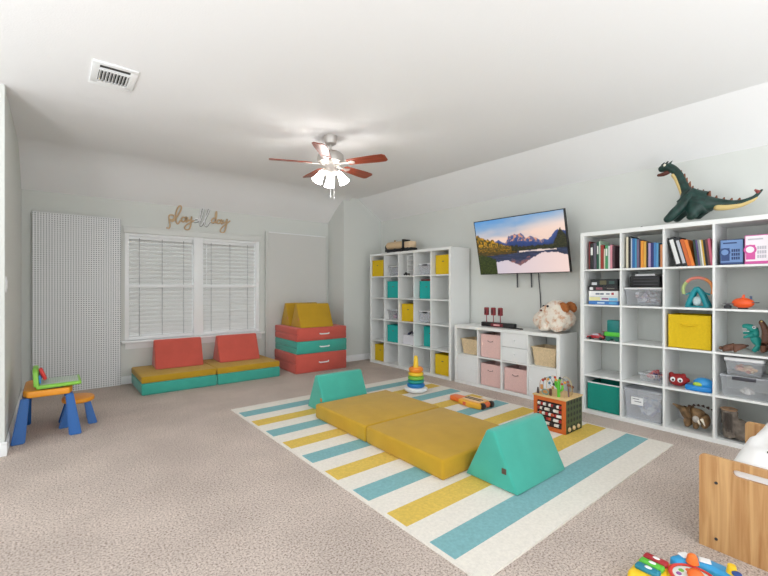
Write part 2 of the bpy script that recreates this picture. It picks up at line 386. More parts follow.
for k in range(3):
    a = camdir + R((74, -66, 185)[k])
    X = Matrix.Translation((0.085*math.cos(a), 0.085*math.sin(a), -0.365)) @ Matrix.Rotation(a, 4, 'Z') @ Matrix.Rotation(R(-30), 4, 'Y') @ Matrix.Diagonal((0.80, 0.80, 1.1, 1))
    MB().lathe([(0.022, 0.0), (0.034, -0.02), (0.042, -0.05), (0.055, -0.085), (0.068, -0.11), (0.064, -0.108), (0.05, -0.083), (0.036, -0.045), (0.018, -0.004)]).build('lamp_shade', M['shade'], fan).matrix_local = X
    MB().tube([(0.03*math.cos(a), 0.03*math.sin(a), -0.36), (0.085*math.cos(a), 0.085*math.sin(a), -0.36)], 0.016, 10).build('lamp_arm', M['steel'], fan)
for dx, dz in ((-0.012, -0.60), (0.03, -0.61)):
    MB().tube([(dx, -0.02, -0.39), (dx, -0.02, dz)], 0.0022, 6).ell((dx, -0.02, dz-0.012), (0.006, 0.006, 0.014), 10).build('pull_chain', M['white'], fan)

# ------------------------------------------------------------------ cube shelves
T, IT, CELL, DEP = 0.038, 0.0165, 0.3356, 0.39
def cube_shelf(label, x, yl, cols, rows, name='cube_shelf'):
    W_ = 2*T + cols*CELL + (cols-1)*IT; H_ = 2*T + rows*CELL + (rows-1)*IT
    t = thing(name, label, 'shelf', (x, yl, 0))
    MB().box(0, DEP, -T, 0, 0, H_, 0.0012, 1).build('side_panel', M['shelf'], t)
    MB().box(0, DEP, -W_, -W_+T, 0, H_, 0.0012, 1).build('side_panel', M['shelf'], t)
    MB().box(0, DEP, -W_+T, -T, H_-T, H_, 0.0012, 1).build('top_panel', M['shelf'], t)
    MB().box(0, DEP, -W_+T, -T, 0, T, 0.0012, 1).build('bottom_panel', M['shelf'], t)
    for c in range(1, cols):
        y = -T - c*CELL - (c-1)*IT
        MB().box(0.001, DEP-0.001, y-IT, y, T, H_-T).build('divider', M['shelf'], t)
    for r in range(1, rows):
        z = H_-T-r*CELL-(r-1)*IT
        MB().box(0.0015, DEP-0.002, -W_+T, -T, z-IT, z).build('shelf_board', M['shelf'], t)
    return t
class Cells:
    def __init__(s, x, yl, rows): s.x, s.yl, s.H = x, yl, 2*T + rows*CELL + (rows-1)*IT
    def y(s, c): return s.yl - T - c*(CELL+IT)                # left end of the cell
    def mid(s, c): return s.y(c) - CELL/2
    def z(s, r): return s.H - T - (r+1)*CELL - r*IT + 0.0005   # its floor
XS = 4.19
RS, TS, LS = Cells(XS, 1.998, 5), Cells(XS, 5.57, 5), Cells(XS, 3.685, 2)
cube_shelf('large white cube shelf full of books and toys at the right', XS, 1.998, 5, 5)
cube_shelf('tall white cube shelf with yellow and teal bins left of the television', XS, 5.57, 5, 5)
bench = cube_shelf('low white cube bench with doors and drawers below the television', XS, 3.685, 4, 2, 'storage_bench')
def front(par, S, c, z0, z1, name, knob, knobname):
    y1 = S.y(c) - par.location.y
    o = MB().box(0.004, 0.02, y1-CELL+0.003, y1-0.003, z0, z1, 0.0015, 1).build(name, M['panel_front'], par)
    MB().lathe([(0, 0), (0.012, 0), (0.010, 0.012), (0, 0.014)], (0.004, y1-CELL*(0.5 if name == 'drawer' else knob), (z0+z1)/2), 12, X=Matrix.Rotation(R(-90), 4, 'Y')).build(knobname, M['white'], o)
z1r = LS.z(1); z0r = LS.z(0)
front(bench, LS, 0, z1r+0.002, z1r+CELL-0.003, 'door', 0.92, 'knob')
front(bench, LS, 3, z1r+0.002, z1r+CELL-0.003, 'door', 0.08, 'knob')
front(bench, LS, 2, z0r+0.002, z0r+CELL/2-0.002, 'drawer', 0.5, 'knob')
front(bench, LS, 2, z0r+CELL/2+0.002, z0r+CELL-0.003, 'drawer', 0.5, 'knob')

# ------------------------------------------------------------------ storage bins and baskets
def fabric_bin(label, S, c, r, m, w=0.285, h=0.265, rec=0.02, rim=None, handle='flap', dy=0.0, group=None):
    t = thing('storage_bin', label, 'bin', (S.x+rec, S.mid(c)+dy, S.z(r)), group=group)
    d = min(0.30, DEP-rec-0.02); hw = w/2; k = 0.006
    b = MB().box(0, d, -hw, hw, 0, 0.006)
    b.box(0, k, -hw, hw, 0, h, 0.002, 1).box(d-k, d, -hw, hw, 0, h, 0.002, 1).box(k, d-k, -hw, -hw+k, 0, h, 0.002, 1).box(k, d-k, hw-k, hw, 0, h, 0.002, 1)
    b.build('body', m, t)
    rm = MB()
    for q in ((-0.002, k+0.001, -hw-0.001, hw+0.001), (d-k-0.001, d+0.001, -hw-0.001, hw+0.001), (k, d-k, -hw-0.001, -hw+k), (k, d-k, hw-k, hw+0.001)): rm.box(*q, h-0.008, h+0.003, 0.001, 1)
    rm.build('rim', rim or m, t)
    if handle == 'flap':
        MB().tube([(-0.004, -0.055, h*0.74), (-0.010, -0.045, h*0.71), (-0.012, 0, h*0.70), (-0.010, 0.045, h*0.71), (-0.004, 0.055, h*0.74)], 0.006, 8, smooth=3).build('handle', m, t)
    elif handle == 'ring':
        MB().tube([(-0.004, -0.035, h*0.72), (-0.008, 0, h*0.69), (-0.004, 0.035, h*0.72)], 0.0035, 6, smooth=4).build('handle', plain((130, 100, 95)), t)
        MB().box(-0.003, 0.0, -0.04, -0.03, h*0.70, h*0.75).box(-0.003, 0.0, 0.03, 0.04, h*0.70, h*0.75).build('handle_tab', plain((150, 115, 110)), t)
    elif handle == 'slot':
        MB().box(-0.003, 0.0, -0.018, 0.018, h*0.66, h*0.70, 0.001, 1).build('handle', plain((90, 85, 60)), t)
    return t
Y_, T_ = M['yellow_fabric'], M['teal_fabric']
gy, gt, gp = 'yellow fabric bins', 'teal fabric bins', 'pink fabric bins'
fabric_bin('yellow fabric bin in the top left cube of the tall shelf', TS, 0, 0, Y_, rec=0.012, dy=0.012, handle='slot', group=gy)
fabric_bin('yellow fabric bin in the top right cube of the tall shelf', TS, 4, 0, Y_, rec=0.055, h=0.27, dy=-0.012, handle='slot', group=gy)
fabric_bin('yellow fabric bin in the very middle cube of the tall shelf', TS, 2, 2, Y_, rec=0.045, w=0.29, h=0.265, handle='slot', group=gy)
fabric_bin('yellow fabric bin in the bottom left cube of the tall shelf', TS, 0, 4, Y_, rec=0.06, h=0.265, handle='slot', group=gy)
fabric_bin('yellow fabric bin in the bottom right cube of the tall shelf', TS, 4, 4, Y_, rec=0.045, h=0.28, dy=-0.012, handle='slot', group=gy)
fabric_bin('teal fabric bin in the second row of the tall shelf, left one', TS, 1, 1, T_, rec=0.03, dy=-0.015, h=0.265, handle='slot', group=gt)
fabric_bin('teal fabric bin in the second row of the tall shelf with red item on top', TS, 3, 1, T_, rec=0.075, h=0.26, dy=-0.015, handle='slot', group=gt)
fabric_bin('teal fabric bin in the fourth row of the tall shelf, left one', TS, 1, 3, T_, rec=0.03, dy=-0.015, h=0.265, handle='slot', group=gt)
fabric_bin('teal fabric bin pushed deep into the fourth row of the tall shelf, right one', TS, 3, 3, T_, rec=0.12, h=0.29, w=0.25, dy=-0.04, handle='slot', group=gt)
fabric_bin('large yellow fabric bin in the right shelf below the teal arch toy', RS, 2, 2, Y_, rec=0.03, w=0.30, h=0.285, group=gy)
fabric_bin('green teal fabric bin with white rim in the right shelf bottom left cube', RS, 0, 4, M['green_fabric'], rec=0.035, w=0.30, h=0.275, rim=M['white'], handle=None, group=gt)
fabric_bin('pink fabric bin in the upper row of the low bench', LS, 1, 0, M['pink_fabric'], rec=0.03, w=0.29, h=0.285, handle='ring', group=gp)
fabric_bin('pink fabric bin low in the bench beside the left door', LS, 1, 1, M['pink_fabric'], rec=0.03, w=0.29, h=0.27, handle='ring', group=gp)
fabric_bin('pink fabric bin low in the bench directly below the drawers', LS, 2, 1, M['pink_fabric'], rec=0.03, w=0.30, h=0.27, handle='ring', group=gp)

def basket(label, c, r, w, h, rec):
    t = thing('wicker_basket', label, 'basket', (LS.x+rec, LS.mid(c), LS.z(r)), group='wicker baskets in the bench')
    bm = MB(); d = 0.27; n = 12
    def ring(f, z, inset):
        hw = w/2*f-inset; x0 = (1-f)*d/2+inset; x1 = d-x0
        return [(x0, -hw, z), (x1, -hw, z), (x1, hw, z), (x0, hw, z)]
    for i in range(n):                      # woven bands, alternately proud
        f0 = 0.84 + 0.16*i/n; z0 = h*i/n
        g = 0.003*(i % 2)
        hw = w/2*f0; x0 = (1-f0)*d/2
        for q in ((x0-g, x0+0.008, -hw, hw), (d-x0-0.008, d-x0+g, -hw, hw), (x0, d-x0, -hw-g, -hw+0.008), (x0, d-x0, hw-0.008, hw+g)):
            bm.box(*q, z0, z0+h/n+0.002, 0.0015, 1)
    bm.box(0.025, d-0.025, -w*0.41, w*0.41, 0, 0.006)
    bm.build('body', M['wicker'], t)
    MB().tube([(0, -w/2, h), (d, -w/2, h), (d, w/2, h), (0, w/2, h)], 0.008, 8, closed=True).build('rim', M['wicker'], t)
basket('woven wicker basket in the top left cube of the low bench', 0, 0, 0.265, 0.19, 0.05)
basket('woven wicker basket in the top right cube of the low bench', 3, 0, 0.29, 0.20, 0.04)

def tub(name, label, cat, loc, w, d, h, m, lid=None, lidh=0.014, taper=0.9, handle=None, latch=None, group=None, label_plate=False):
    """open-topped moulded tub; x grows into the shelf"""
    t = thing(name, label, cat, loc, group=group)
    b = bmesh.new(); k = 0.003
    def ring(s, z): return [b.verts.new(p) for p in ((d*(1-s)/2, -w*s/2, z), (d-d*(1-s)/2, -w*s/2, z), (d-d*(1-s)/2, w*s/2, z), (d*(1-s)/2, w*s/2, z))]
    r0, r1, r2, r3 = ring(taper, 0.001), ring(1, h), ring(1-2*k/w, h), ring(taper-2*k/w, 0.004)
    b.faces.new(r0[::-1]); b.faces.new(r3)
    for a, c in ((r0, r1), (r1, r2), (r2, r3)):
        for i in range(4): b.faces.new((a[i], a[(i+1) % 4], c[(i+1) % 4], c[i]))
    bmesh.ops.recalc_face_normals(b, faces=b.faces)
    o = MB(); o._add(b); o.build('body', m, t)
    MB().tube([(-0.004, -w/2-0.003, h-0.004), (d+0.004, -w/2-0.003, h-0.004), (d+0.004, w/2+0.003, h-0.004), (-0.004, w/2+0.003, h-0.004)], 0.006, 6, closed=True).build('rim', M['milky'], t)
    if lid: MB().box(-0.008, d+0.008, -w/2-0.008, w/2+0.008, h+0.001, h+lidh, 0.004).build('lid', lid, t)
    if handle: MB().box(-0.014, -0.004, -w*0.24, w*0.24, h-0.028, h-0.002, 0.004).build('handle', handle, t)
    if label_plate: MB().box(-0.002+d*0.045, 0.004, -0.03, 0.06, h*0.45, h*0.7).build('label_card', M['white'], t)
    return t
def bits(name, label, cat, loc, w, d, h, cols, n, size):
    """loose pieces nobody could count: one object"""
    mb = MB(); ms = [plain(c) for c in cols]; rnd = random.Random(n+int(h*1000))
    for i in range(n):
        x, y, z = rnd.uniform(size, d-size), rnd.uniform(-w/2+size, w/2-size), size*0.6 + rnd.uniform(0, max(0.001, h-size*1.3))
        s = size*rnd.uniform(0.5, 1)
        X = Matrix.Translation((x, y, z)) @ Matrix.Rotation(rnd.uniform(0, 3), 4, (rnd.random(), rnd.random(), 0.3))
        mb.box(-s*0.6, s*0.6, -s*0.5, s*0.5, -s*0.3, s*0.3, s*0.12, 1, i % len(cols), X)
    o = mb.build(name, ms); o.location = loc
    return tag(o, label, cat, kind='stuff')

# tall shelf, the rest
tub('plastic_tub', 'grey see-through plastic tub in the top row of the tall shelf', 'tub', (XS+0.06, TS.mid(1), TS.z(0)), 0.27, 0.28, 0.15, M['clear'], lid=plain((190, 193, 198)))
bits('toy_pieces', 'grey toy pieces inside the see-through tub in the tall shelf top row', 'toys', (XS+0.075, TS.mid(1), TS.z(0)+0.008), 0.22, 0.24, 0.10, [(150, 155, 165), (180, 180, 190), (120, 125, 140)], 40, 0.04)
t = thing('letter_tray', 'white open letter tray with four levels in the top row of the tall shelf', 'tray', (XS+0.03, TS.mid(2), TS.z(0)))
MB().box(0, 0.3, -0.155, -0.148, 0, 0.31).build('side_panel', M['shelf'], t)
MB().box(0, 0.3, 0.0, 0.006, 0, 0.31).build('side_panel', M['shelf'], t)
for z in (0.075, 0.15, 0.225, 0.300): MB().box(0, 0.3, -0.148, 0.0, z, z+0.008).build('tray_level', M['shelf'], t)
t = thing('toy_car', 'small black toy car below the white letter tray in the tall shelf', 'toy car', (XS+0.02, TS.mid(2)+0.03, TS.z(0)))
MB().box(0, 0.05, -0.05, 0.05, 0.010, 0.032, 0.006).box(0.006, 0.044, -0.025, 0.025, 0.03, 0.05, 0.006).build('body', M['black'], t)
for y in (-0.03, 0.03):
    for x in (0.0, 0.044): MB().cone((x, y, 0.0115), (x+0.006, y, 0.0115), 0.011).build('wheel', M['dark'], t)
def handle_box(label, c, r, rec, w, h, dz=0):
    t = tub('plastic_tub', label, 'tub', (XS+rec, TS.mid(c)-0.01, TS.z(r)+dz), w, 0.28, h, M['milky'], lid=M['white'])
    MB().box(-0.016, -0.008, -0.05, 0.05, h-0.018, h+0.004, 0.003).build('handle', M['dark'], t)
    return t
handle_box('white plastic tub with dark handle in the top row of the tall shelf', 3, 0, 0.06, 0.27, 0.155)
handle_box('white plastic tub with dark handle beside the middle yellow bin', 3, 2, 0.06, 0.27, 0.16)
tub('plastic_tub', 'clear tub of pink and purple pieces left of the middle yellow bin', 'tub', (XS+0.05, TS.mid(1), TS.z(2)), 0.28, 0.28, 0.15, M['clear'], lid=plain((205, 208, 214)))
bits('toy_pieces', 'pink and purple toy pieces inside the clear tub in the tall shelf', 'toys', (XS+0.065, TS.mid(1), TS.z(2)+0.008), 0.22, 0.24, 0.12, [(205, 120, 150), (190, 160, 200), (230, 190, 200), (130, 90, 140)], 50, 0.04)
t = thing('book', 'dark red book lying across the teal bin in the tall shelf', 'book', (XS+0.09, TS.mid(3)-0.01, TS.z(1)+0.264))
MB().box(0, 0.19, -0.13, 0.12, 0, 0.003).box(0, 0.19, -0.13, 0.12, 0.022, 0.025).box(0, 0.003, -0.13, 0.12, 0.003, 0.022).build('cover', plain((120, 40, 38)), t)
MB().box(0.004, 0.185, -0.127, 0.117, 0.0035, 0.0215).build('pages', plain((232, 226, 212), 0.8), t)
t = thing('toy_box', 'white box of toy cars in the fourth row of the tall shelf', 'box', (XS+0.05, TS.mid(2)-0.01, TS.z(3)))
MB().box(0, 0.26, -0.13, 0.13, 0, 0.008).box(0, 0.008, -0.13, 0.13, 0.008, 0.14, 0.002, 1).box(0.252, 0.26, -0.13, 0.13, 0.008, 0.14, 0.002, 1).box(0.008, 0.252, -0.13, -0.122, 0.008, 0.14).box(0.008, 0.252, 0.122, 0.13, 0.008, 0.14).build('body', plain((222, 222, 228)), t)
bits('toy_vehicles', 'heap of blue and dark toy vehicles in the white box in the tall shelf', 'toys', (XS+0.06, TS.mid(2)-0.01, TS.z(3)+0.01), 0.23, 0.24, 0.20, [(70, 75, 110), (60, 60, 66), (200, 200, 206), (130, 135, 165)], 60, 0.05)

# wooden and black toy train on the tall shelf
HT = TS.H
t = thing('toy_locomotive', 'tan and black wooden toy vehicle lying on top of the tall shelf', 'toy', (4.33, 4.93, HT))
MB().box(-0.07, 0.07, -0.31, 0.33, 0.025, 0.06, 0.01).build('chassis', M['black'], t)
MB().cone((0, -0.12, 0.115), (0, 0.30, 0.125), 0.068, 0.06, 24).ell((0, 0.30, 0.125), (0.06, 0.03, 0.06)).build('boiler', plain((216, 186, 146), 0.5), t)
MB().box(-0.065, 0.065, -0.29, -0.14, 0.062, 0.16, 0.012).build('cab', plain((222, 194, 158), 0.5), t)
MB().box(-0.075, 0.075, -0.14, -0.10, 0.05, 0.2, 0.006).build('band', M['black'], t)
MB().ell((0, 0.33, 0.09), (0.062, 0.022, 0.075)).build('nose', M['dark'], t)
for y in (-0.24, -0.1, 0.06, 0.22):
    MB().cone((-0.085, y, 0.032), (-0.07, y, 0.032), 0.031).cone((0.07, y, 0.032), (0.085, y, 0.032), 0.031).build('wheel', M['black'], t)
MB().tube([(0, 0.15, 0.18), (0, 0.15, 0.21)], 0.014, 10).build('funnel', plain((170, 140, 100)), t)

# ------------------------------------------------------------------ books of the right shelf
def book(label, S, c, r, y, w, h, col, tilt=0.0, d=0.2, rec=0.05, card=None, group='books on the top row of the right shelf'):
    """spine faces the room; y is its left edge, tilt leans the top to the left"""
    t = thing('book', label, 'book', (S.x+rec, y, S.z(r)), group=group, rx=-tilt)
    m = plain(col, 0.5); k = 0.0022
    MB().box(0, k, -w, 0, 0, h).box(k, d, -w, -w+k, 0, h).box(k, d, -k, 0, 0, h).build('cover', m, t)
    MB().box(k, d-0.004, -w+k, -k, 0.003, h-0.004).build('pages', plain((236, 230, 216), 0.8), t)
    if card: MB().box(-0.0012, -0.0002, -w*0.82, -w*0.18, h*card[1], h*card[2]).build('spine_label', plain(card[0]), t)
    return t
A = [  # width, height, colour, words
 (.011, .285, (126, 48, 48), 'thin dark red book first at the left'), (.030, .262, (26, 28, 30), 'black book second from the left'),
 (.026, .268, (98, 92, 104), 'grey book third from the left'), (.020, .275, (28, 82, 62), 'dark green book fourth from the left'),
 (.011, .283, (196, 222, 200), 'pale green thin book fifth from the left'), (.028, .240, (156, 52, 40), 'brick red book sixth from the left'),
 (.009, .200, (232, 222, 200), 'low cream book right of the brick red book'), (.024, .236, (78, 154, 104), 'green book right of the low cream book'),
 (.014, .228, (228, 232, 230), 'white book between the green and the pink book'), (.019, .236, (226, 152, 166), 'pink book second from the right end'),
 (.018, .224, (80, 54, 62), 'dark maroon book at the right end')]
y = 1.936
for i, (w_, h_, col, lb) in enumerate(A):
    book(lb + ' in right shelf top left cube', RS, 0, 0, y, w_, h_, col, card=((236, 236, 230), .55, .85) if i in (1, 3, 7) else None); y -= w_ + 0.0035
B = [(.017, .300, (226, 216, 190), 'tall cream book first at the left'), (.019, .300, (24, 24, 28), 'tall black book second from the left'),
 (.009, .282, (190, 200, 214), 'thin pale blue book third from the left'), (.022, .278, (44, 104, 164), 'blue book fourth from the left'),
 (.013, .275, (70, 150, 190), 'sky blue thin book fifth from the left'), (.018, .268, (112, 100, 128), 'greyish purple book sixth from the left'),
 (.011, .262, (60, 44, 60), 'dark plum thin book left of the orange pair'), (.024, .250, (232, 150, 46), 'orange thicker book of the orange pair'),
 (.019, .240, (226, 172, 72), 'yellow orange book of the orange pair'), (.014, .236, (28, 28, 32), 'black book right of the orange pair'),
 (.018, .226, (172, 152, 194), 'lilac book right of the orange pair'), (.021, .226, (48, 50, 112), 'navy book right of the lilac book'),
 (.019, .226, (72, 132, 192), 'mid blue book right of the navy book'), (.016, .222, (96, 166, 214), 'light blue book third from the right end'),
 (.011, .212, (34, 34, 40), 'low black book second from the right end'), (.029, .204, (228, 152, 104), 'low peach book at the right end')]
y = 1.586
for w_, h_, col, lb in B:
    book(lb + ' on right shelf, second cube', RS, 1, 0, y, w_, h_, col); y -= w_ + 0.002
Cc = [(.046, .262, (24, 26, 28), 'black binder with long white spine label', ((228, 228, 226), .08, .92)), (.034, .258, (40, 42, 46), 'dark binder with pale grey spine label', ((196, 198, 204), .1, .9)),
 (.026, .240, (206, 100, 40), 'rust orange book', None), (.022, .234, (234, 128, 46), 'bright orange book', None), (.015, .226, (36, 62, 48), 'dark green book', None),
 (.013, .222, (84, 70, 122), 'violet book', None), (.012, .220, (146, 156, 150), 'grey green book', None), (.009, .222, (236, 232, 222), 'thin white book', None),
 (.010, .220, (222, 178, 62), 'thin mustard book', None), (.015, .218, (30, 30, 34), 'small black book', None), (.014, .222, (110, 66, 62), 'brown red book', None), (.017, .226, (222, 110, 138), 'rose pink book at the right end', None)]
y = 1.186; tilt = R(14)
for w_, h_, col, lb, card in Cc:
    if y < 1.05: tilt = R(6)
    book(lb + ' left of the telephone boxes', RS, 2, 0, y, w_, h_, col, tilt=tilt, card=card); y -= (w_ + 0.0018)/math.cos(tilt)
    if lb.startswith('bright'): y -= 0.004

# telephone boxes
def phone_box(label, y0, y1, x, h, main, side, top, pale, rz=0):
    w_ = y0-y1
    t = thing('toy_phone_box', label, 'box', (x, y0, RS.z(0)), rz=rz, group='toy telephone boxes')
    MB().box(0, 0.14, -w_, 0, 0, h, 0.002, 1).build('carton', plain(side), t)
    MB().box(-0.0015, -0.0003, -w_*0.96, -w_*0.04, h*0.03, h*0.97).build('front_print', plain(pale), t)
    f = MB(); f.box(-0.003, -0.0018, -w_*0.42, -w_*0.06, h*0.16, h*0.66, 0.0004, 1)
    f.cone((-0.004, -w_*0.22, h*0.50), (-0.0018, -w_*0.22, h*0.50), h*0.17, seg=20)
    f.box(-0.003, -0.0018, -w_*0.96, -w_*0.04, h*0.03, h*0.10)
    f.build('phone_picture', plain(main), t)
    MB().cone((-0.005, -w_*0.22, h*0.50), (-0.0042, -w_*0.22, h*0.50), h*0.11, seg=20).build('dial_picture', plain(pale), t)
    g = MB()
    for i in range(4):
        for j in range(3): g.box(-0.003, -0.0018, -w_*(0.57+0.09*i), -w_*(0.50+0.09*i), h*(0.2+0.15*j), h*(0.31+0.15*j))
    MB().box(-0.003, -0.0018, -w_*0.72, -w_*0.14, h*0.83, h*0.88).build('title_print', plain(top), t)
    g.build('key_picture', plain(top), t)
phone_box('navy blue toy telephone box beside the pink box in the right shelf', 0.880, 0.731, XS+0.035, 0.205, (44, 70, 122), (30, 46, 84), (40, 62, 110), (112, 146, 196))
phone_box('pink and white toy telephone box at the top right of the photo', 0.724, 0.574, XS+0.02, 0.225, (214, 84, 160), (214, 104, 170), (196, 190, 200), (244, 236, 242))

# row two: board games, tub, arch toy, toy plane
def carton(name, label, loc, d, w, h, col, stripes=(), group=None, rz=0):
    t = thing(name, label, 'box', loc, group=group, rz=rz)
    MB().box(0, d, -w/2, w/2, 0, h*0.45, 0.001, 1).build('tray', plain(col), t)
    MB().box(-0.002, d+0.002, -w/2-0.002, w/2+0.002, h*0.3, h-0.0005, 0.0015, 1).build('lid', plain(col), t)
    if stripes:
        ms = []; s = MB()
        for i, (y0, y1, z0, z1, cc) in enumerate(stripes):
            s.box(-0.0034, -0.0021, y0*w, y1*w, z0*h, z1*h, mi=i); ms.append(plain(cc))
        s.build('print', ms, t)
    return t
zg = RS.z(1); ym = RS.mid(0)
gg = 'board games in the right shelf'
carton('board_game', 'blue board game box, bottom of the stack in the right shelf', (XS+0.04, ym, zg), 0.27, 0.278, 0.036, (64, 122, 190), ((-.05, .2, .3, .7, (196, 216, 236)), (-.45, -.2, .2, .8, (90, 170, 214))), gg)
carton('board_game', 'cream and sky blue board game box above the bottom blue one', (XS+0.042, ym, zg+0.037), 0.265, 0.276, 0.044, (226, 232, 234), ((.1, .48, .1, .85, (232, 226, 168)), (-.48, -.2, .1, .7, (110, 186, 226)), (-.18, .05, .3, .7, (150, 110, 140))), gg)
carton('board_game', 'white board game box with grey lettering mid stack', (XS+0.042, ym, zg+0.082), 0.265, 0.276, 0.054, (240, 240, 240), ((.12, .26, .3, .62, (130, 136, 150)), (-.02, .1, .3, .62, (120, 128, 142)), (-.22, -.1, .32, .6, (140, 146, 158)), (-.36, -.28, .3, .7, (176, 60, 70))), gg)
carton('board_game', 'black and maroon board game box above the white one', (XS+0.04, ym+0.006, zg+0.137), 0.26, 0.28, 0.046, (34, 32, 36), ((.32, .44, .2, .8, (226, 226, 226)), (0, .22, .25, .75, (140, 84, 96)), (-.4, -.15, .4, .6, (120, 116, 110))), gg)
carton('board_game', 'black board game box on top of the game stack', (XS+0.045, ym-0.004, zg+0.184), 0.25, 0.25, 0.07, (26, 32, 34), ((.26, .46, .15, .55, (206, 210, 214)), (-.1, .15, .2, .8, (96, 92, 66)), (-.4, -.2, .3, .7, (56, 84, 80))), gg)
ym = RS.mid(1)
tub('plastic_tub', 'clear tub with white lid below the black case in the right shelf', 'tub', (XS+0.04, ym+0.002, zg), 0.30, 0.29, 0.155, M['clear'], lid=M['white'])
bits('toy_pieces', 'grey and lilac craft pieces in the white lidded clear tub', 'toys', (XS+0.06, ym, zg+0.008), 0.24, 0.25, 0.14, [(176, 176, 186), (150, 140, 160), (200, 200, 206), (170, 150, 150)], 60, 0.045)
t = thing('equipment_case', 'black ribbed case on the clear tub in the right shelf', 'case', (XS+0.055, ym-0.004, zg+0.172))
MB().box(0, 0.25, -0.125, 0.125, 0, 0.105, 0.012).build('body', M['black'], t)
s = MB()
for z in (0.03, 0.06, 0.09): s.box(-0.004, 0.002, -0.11, 0.09, z-0.008, z, 0.0015, 1)
s.build('ribs', plain((62, 60, 66)), t)
t = thing('paper_pad', 'white pad lying on the black case in the right shelf', 'pad', (XS+0.08, ym-0.005, zg+0.278))
MB().box(0, 0.19, -0.08, 0.08, 0, 0.017).build('pages', plain((238, 238, 236), 0.7), t)
MB().box(-0.002, 0.004, -0.082, 0.082, 0, 0.0185).build('binding', plain((214, 214, 214)), t)

t = thing('arch_toy', 'teal A shaped toy stand with orange and pink arch in the right shelf', 'toy', (XS+0.09, 1.045, zg))
at_ = plain((24, 148, 160), 0.35)
s = MB()
s.tube([(0, 0.068, 0.012), (0, 0.03, 0.12), (0, 0.0, 0.165)], 0.020, 10, smooth=3).tube([(0, -0.068, 0.012), (0, -0.03, 0.12), (0, 0.0, 0.165)], 0.020, 10, smooth=3)
s.tube([(0.09, 0.068, 0.012), (0.06, 0.03, 0.12), (0.01, 0.0, 0.165)], 0.016, 10, smooth=3).tube([(0.09, -0.068, 0.012), (0.06, -0.03, 0.12), (0.01, 0.0, 0.165)], 0.016, 10, smooth=3)
s.box(-0.015, 0.10, -0.085, 0.085, 0.0, 0.014, 0.005).build('frame', at_, t)
MB().ell((0.0, 0.0, 0.055), (0.03, 0.032, 0.04)).build('seat', plain((196, 214, 216)), t)
pts = [(0.02, 0.105*math.cos(R(a)), 0.15+0.105*math.sin(R(a))) for a in range(-20, 201, 20)]
for a, b, cc in ((0, 4, (186, 204, 130)), (3, 8, (232, 140, 124)), (7, 12, (240, 150, 84))):
    MB().tube(pts[a:b], 0.013, 8, smooth=3).build('arch', plain(cc), t)['label'] = {0: 'green end of the arch', 3: 'pink crown of the arch', 7: 'orange end of the arch'}[a]
for sg in (-1, 1): MB().tube([(0.02, 0.085*sg, 0.11), (0.01, 0.04*sg, 0.13)], 0.007, 8).build('bracket', at_, t)

t = thing('toy_plane', 'orange toy plane with dark wings in the right shelf', 'toy plane', (XS+0.07, 0.742, zg))
og = plain((240, 92, 34), 0.35)
MB().ell((0, 0, 0.048), (0.045, 0.07, 0.042)).build('body', og, t)
MB().box(-0.025, 0.025, -0.095, -0.03, 0.05, 0.056, 0.002, 1).build('wing', plain((90, 86, 90)), t)
MB().box(-0.03, 0.03, 0.045, 0.125, 0.035, 0.043, 0.002, 1).build('wing', plain((90, 86, 90)), t)
MB().prism([(-0.012, 0.08), (0.014, 0.08), (0.0, 0.115), (-0.012, 0.115)], -0.003, 0.003, 'X').build('tail_fin', og, t)
MB().box(-0.006, 0.006, -0.055, -0.04, 0.075, 0.105, 0.002, 1).build('mast', plain((70, 90, 120)), t)
MB().box(-0.02, 0.02, -0.03, 0.03, 0.0, 0.012, 0.004).build('skid', M['dark'], t)
t = thing('dark_toy_block', 'small dark grey toy left of the orange plane', 'toy', (XS+0.05, 0.838, zg))
MB().box(0, 0.05, -0.022, 0.022, 0, 0.026, 0.006).build('body', M['dark'], t); MB().box(0.01, 0.04, -0.012, 0.012, 0.026, 0.034, 0.003).build('cap', plain((90, 84, 84)), t)

# row three: toy car, truck, dinosaurs
zt = RS.z(2)
t = thing('toy_race_car', 'glossy red toy race car beside the green toy truck', 'toy car', (XS+0.07, 1.868, zt)); t.scale = (0.9, 0.9, 0.9)
rc = mat('red_gloss', (170, 24, 40), 0.2, coat=0.5)
MB().prism([(0.095, 0.016), (0.095, 0.035), (0.05, 0.046), (0.02, 0.07), (-0.03, 0.072), (-0.06, 0.05), (-0.09, 0.048), (-0.09, 0.016)], -0.035, 0.035, 'X', 0.006, 2).build('body', rc, t)
MB().prism([(0.043, 0.05), (0.02, 0.066), (-0.025, 0.068), (-0.045, 0.052)], -0.0362, 0.0362, 'X').build('side_window', plain((196, 196, 206)), t)
MB().box(-0.035, 0.035, -0.10, -0.075, 0.092, 0.098, 0.002, 1).build('spoiler', rc, t)
MB().box(-0.02, -0.016, -0.09, -0.082, 0.048, 0.092).box(0.016, 0.02, -0.09, -0.082, 0.048, 0.092).build('spoiler_strut', M['dark'], t)
for y in (0.055, -0.058):
    for x in (-0.04, 0.028): MB().cone((x, y, 0.018), (x+0.012, y, 0.018), 0.018).build('wheel', M['black'], t)
t = thing('toy_truck', 'green and teal toy truck beside the red race car', 'toy truck', (XS+0.07, 1.695, zt))
MB().box(-0.04, 0.045, -0.055, 0.060, 0.085, 0.205, 0.01).build('load', plain((16, 122, 118)), t)
MB().box(-0.045, 0.05, -0.066, 0.085, 0.045, 0.09, 0.012).build('body', plain((86, 196, 62)), t)
MB().box(-0.038, 0.045, -0.058, 0.075, 0.02, 0.05, 0.006).build('chassis', plain((16, 110, 88)), t)
for y in (0.045, -0.035):
    for x in (-0.05, 0.035): MB().cone((x, y, 0.024), (x+0.016, y, 0.024), 0.0235).build('wheel', plain((20, 96, 80)), t)

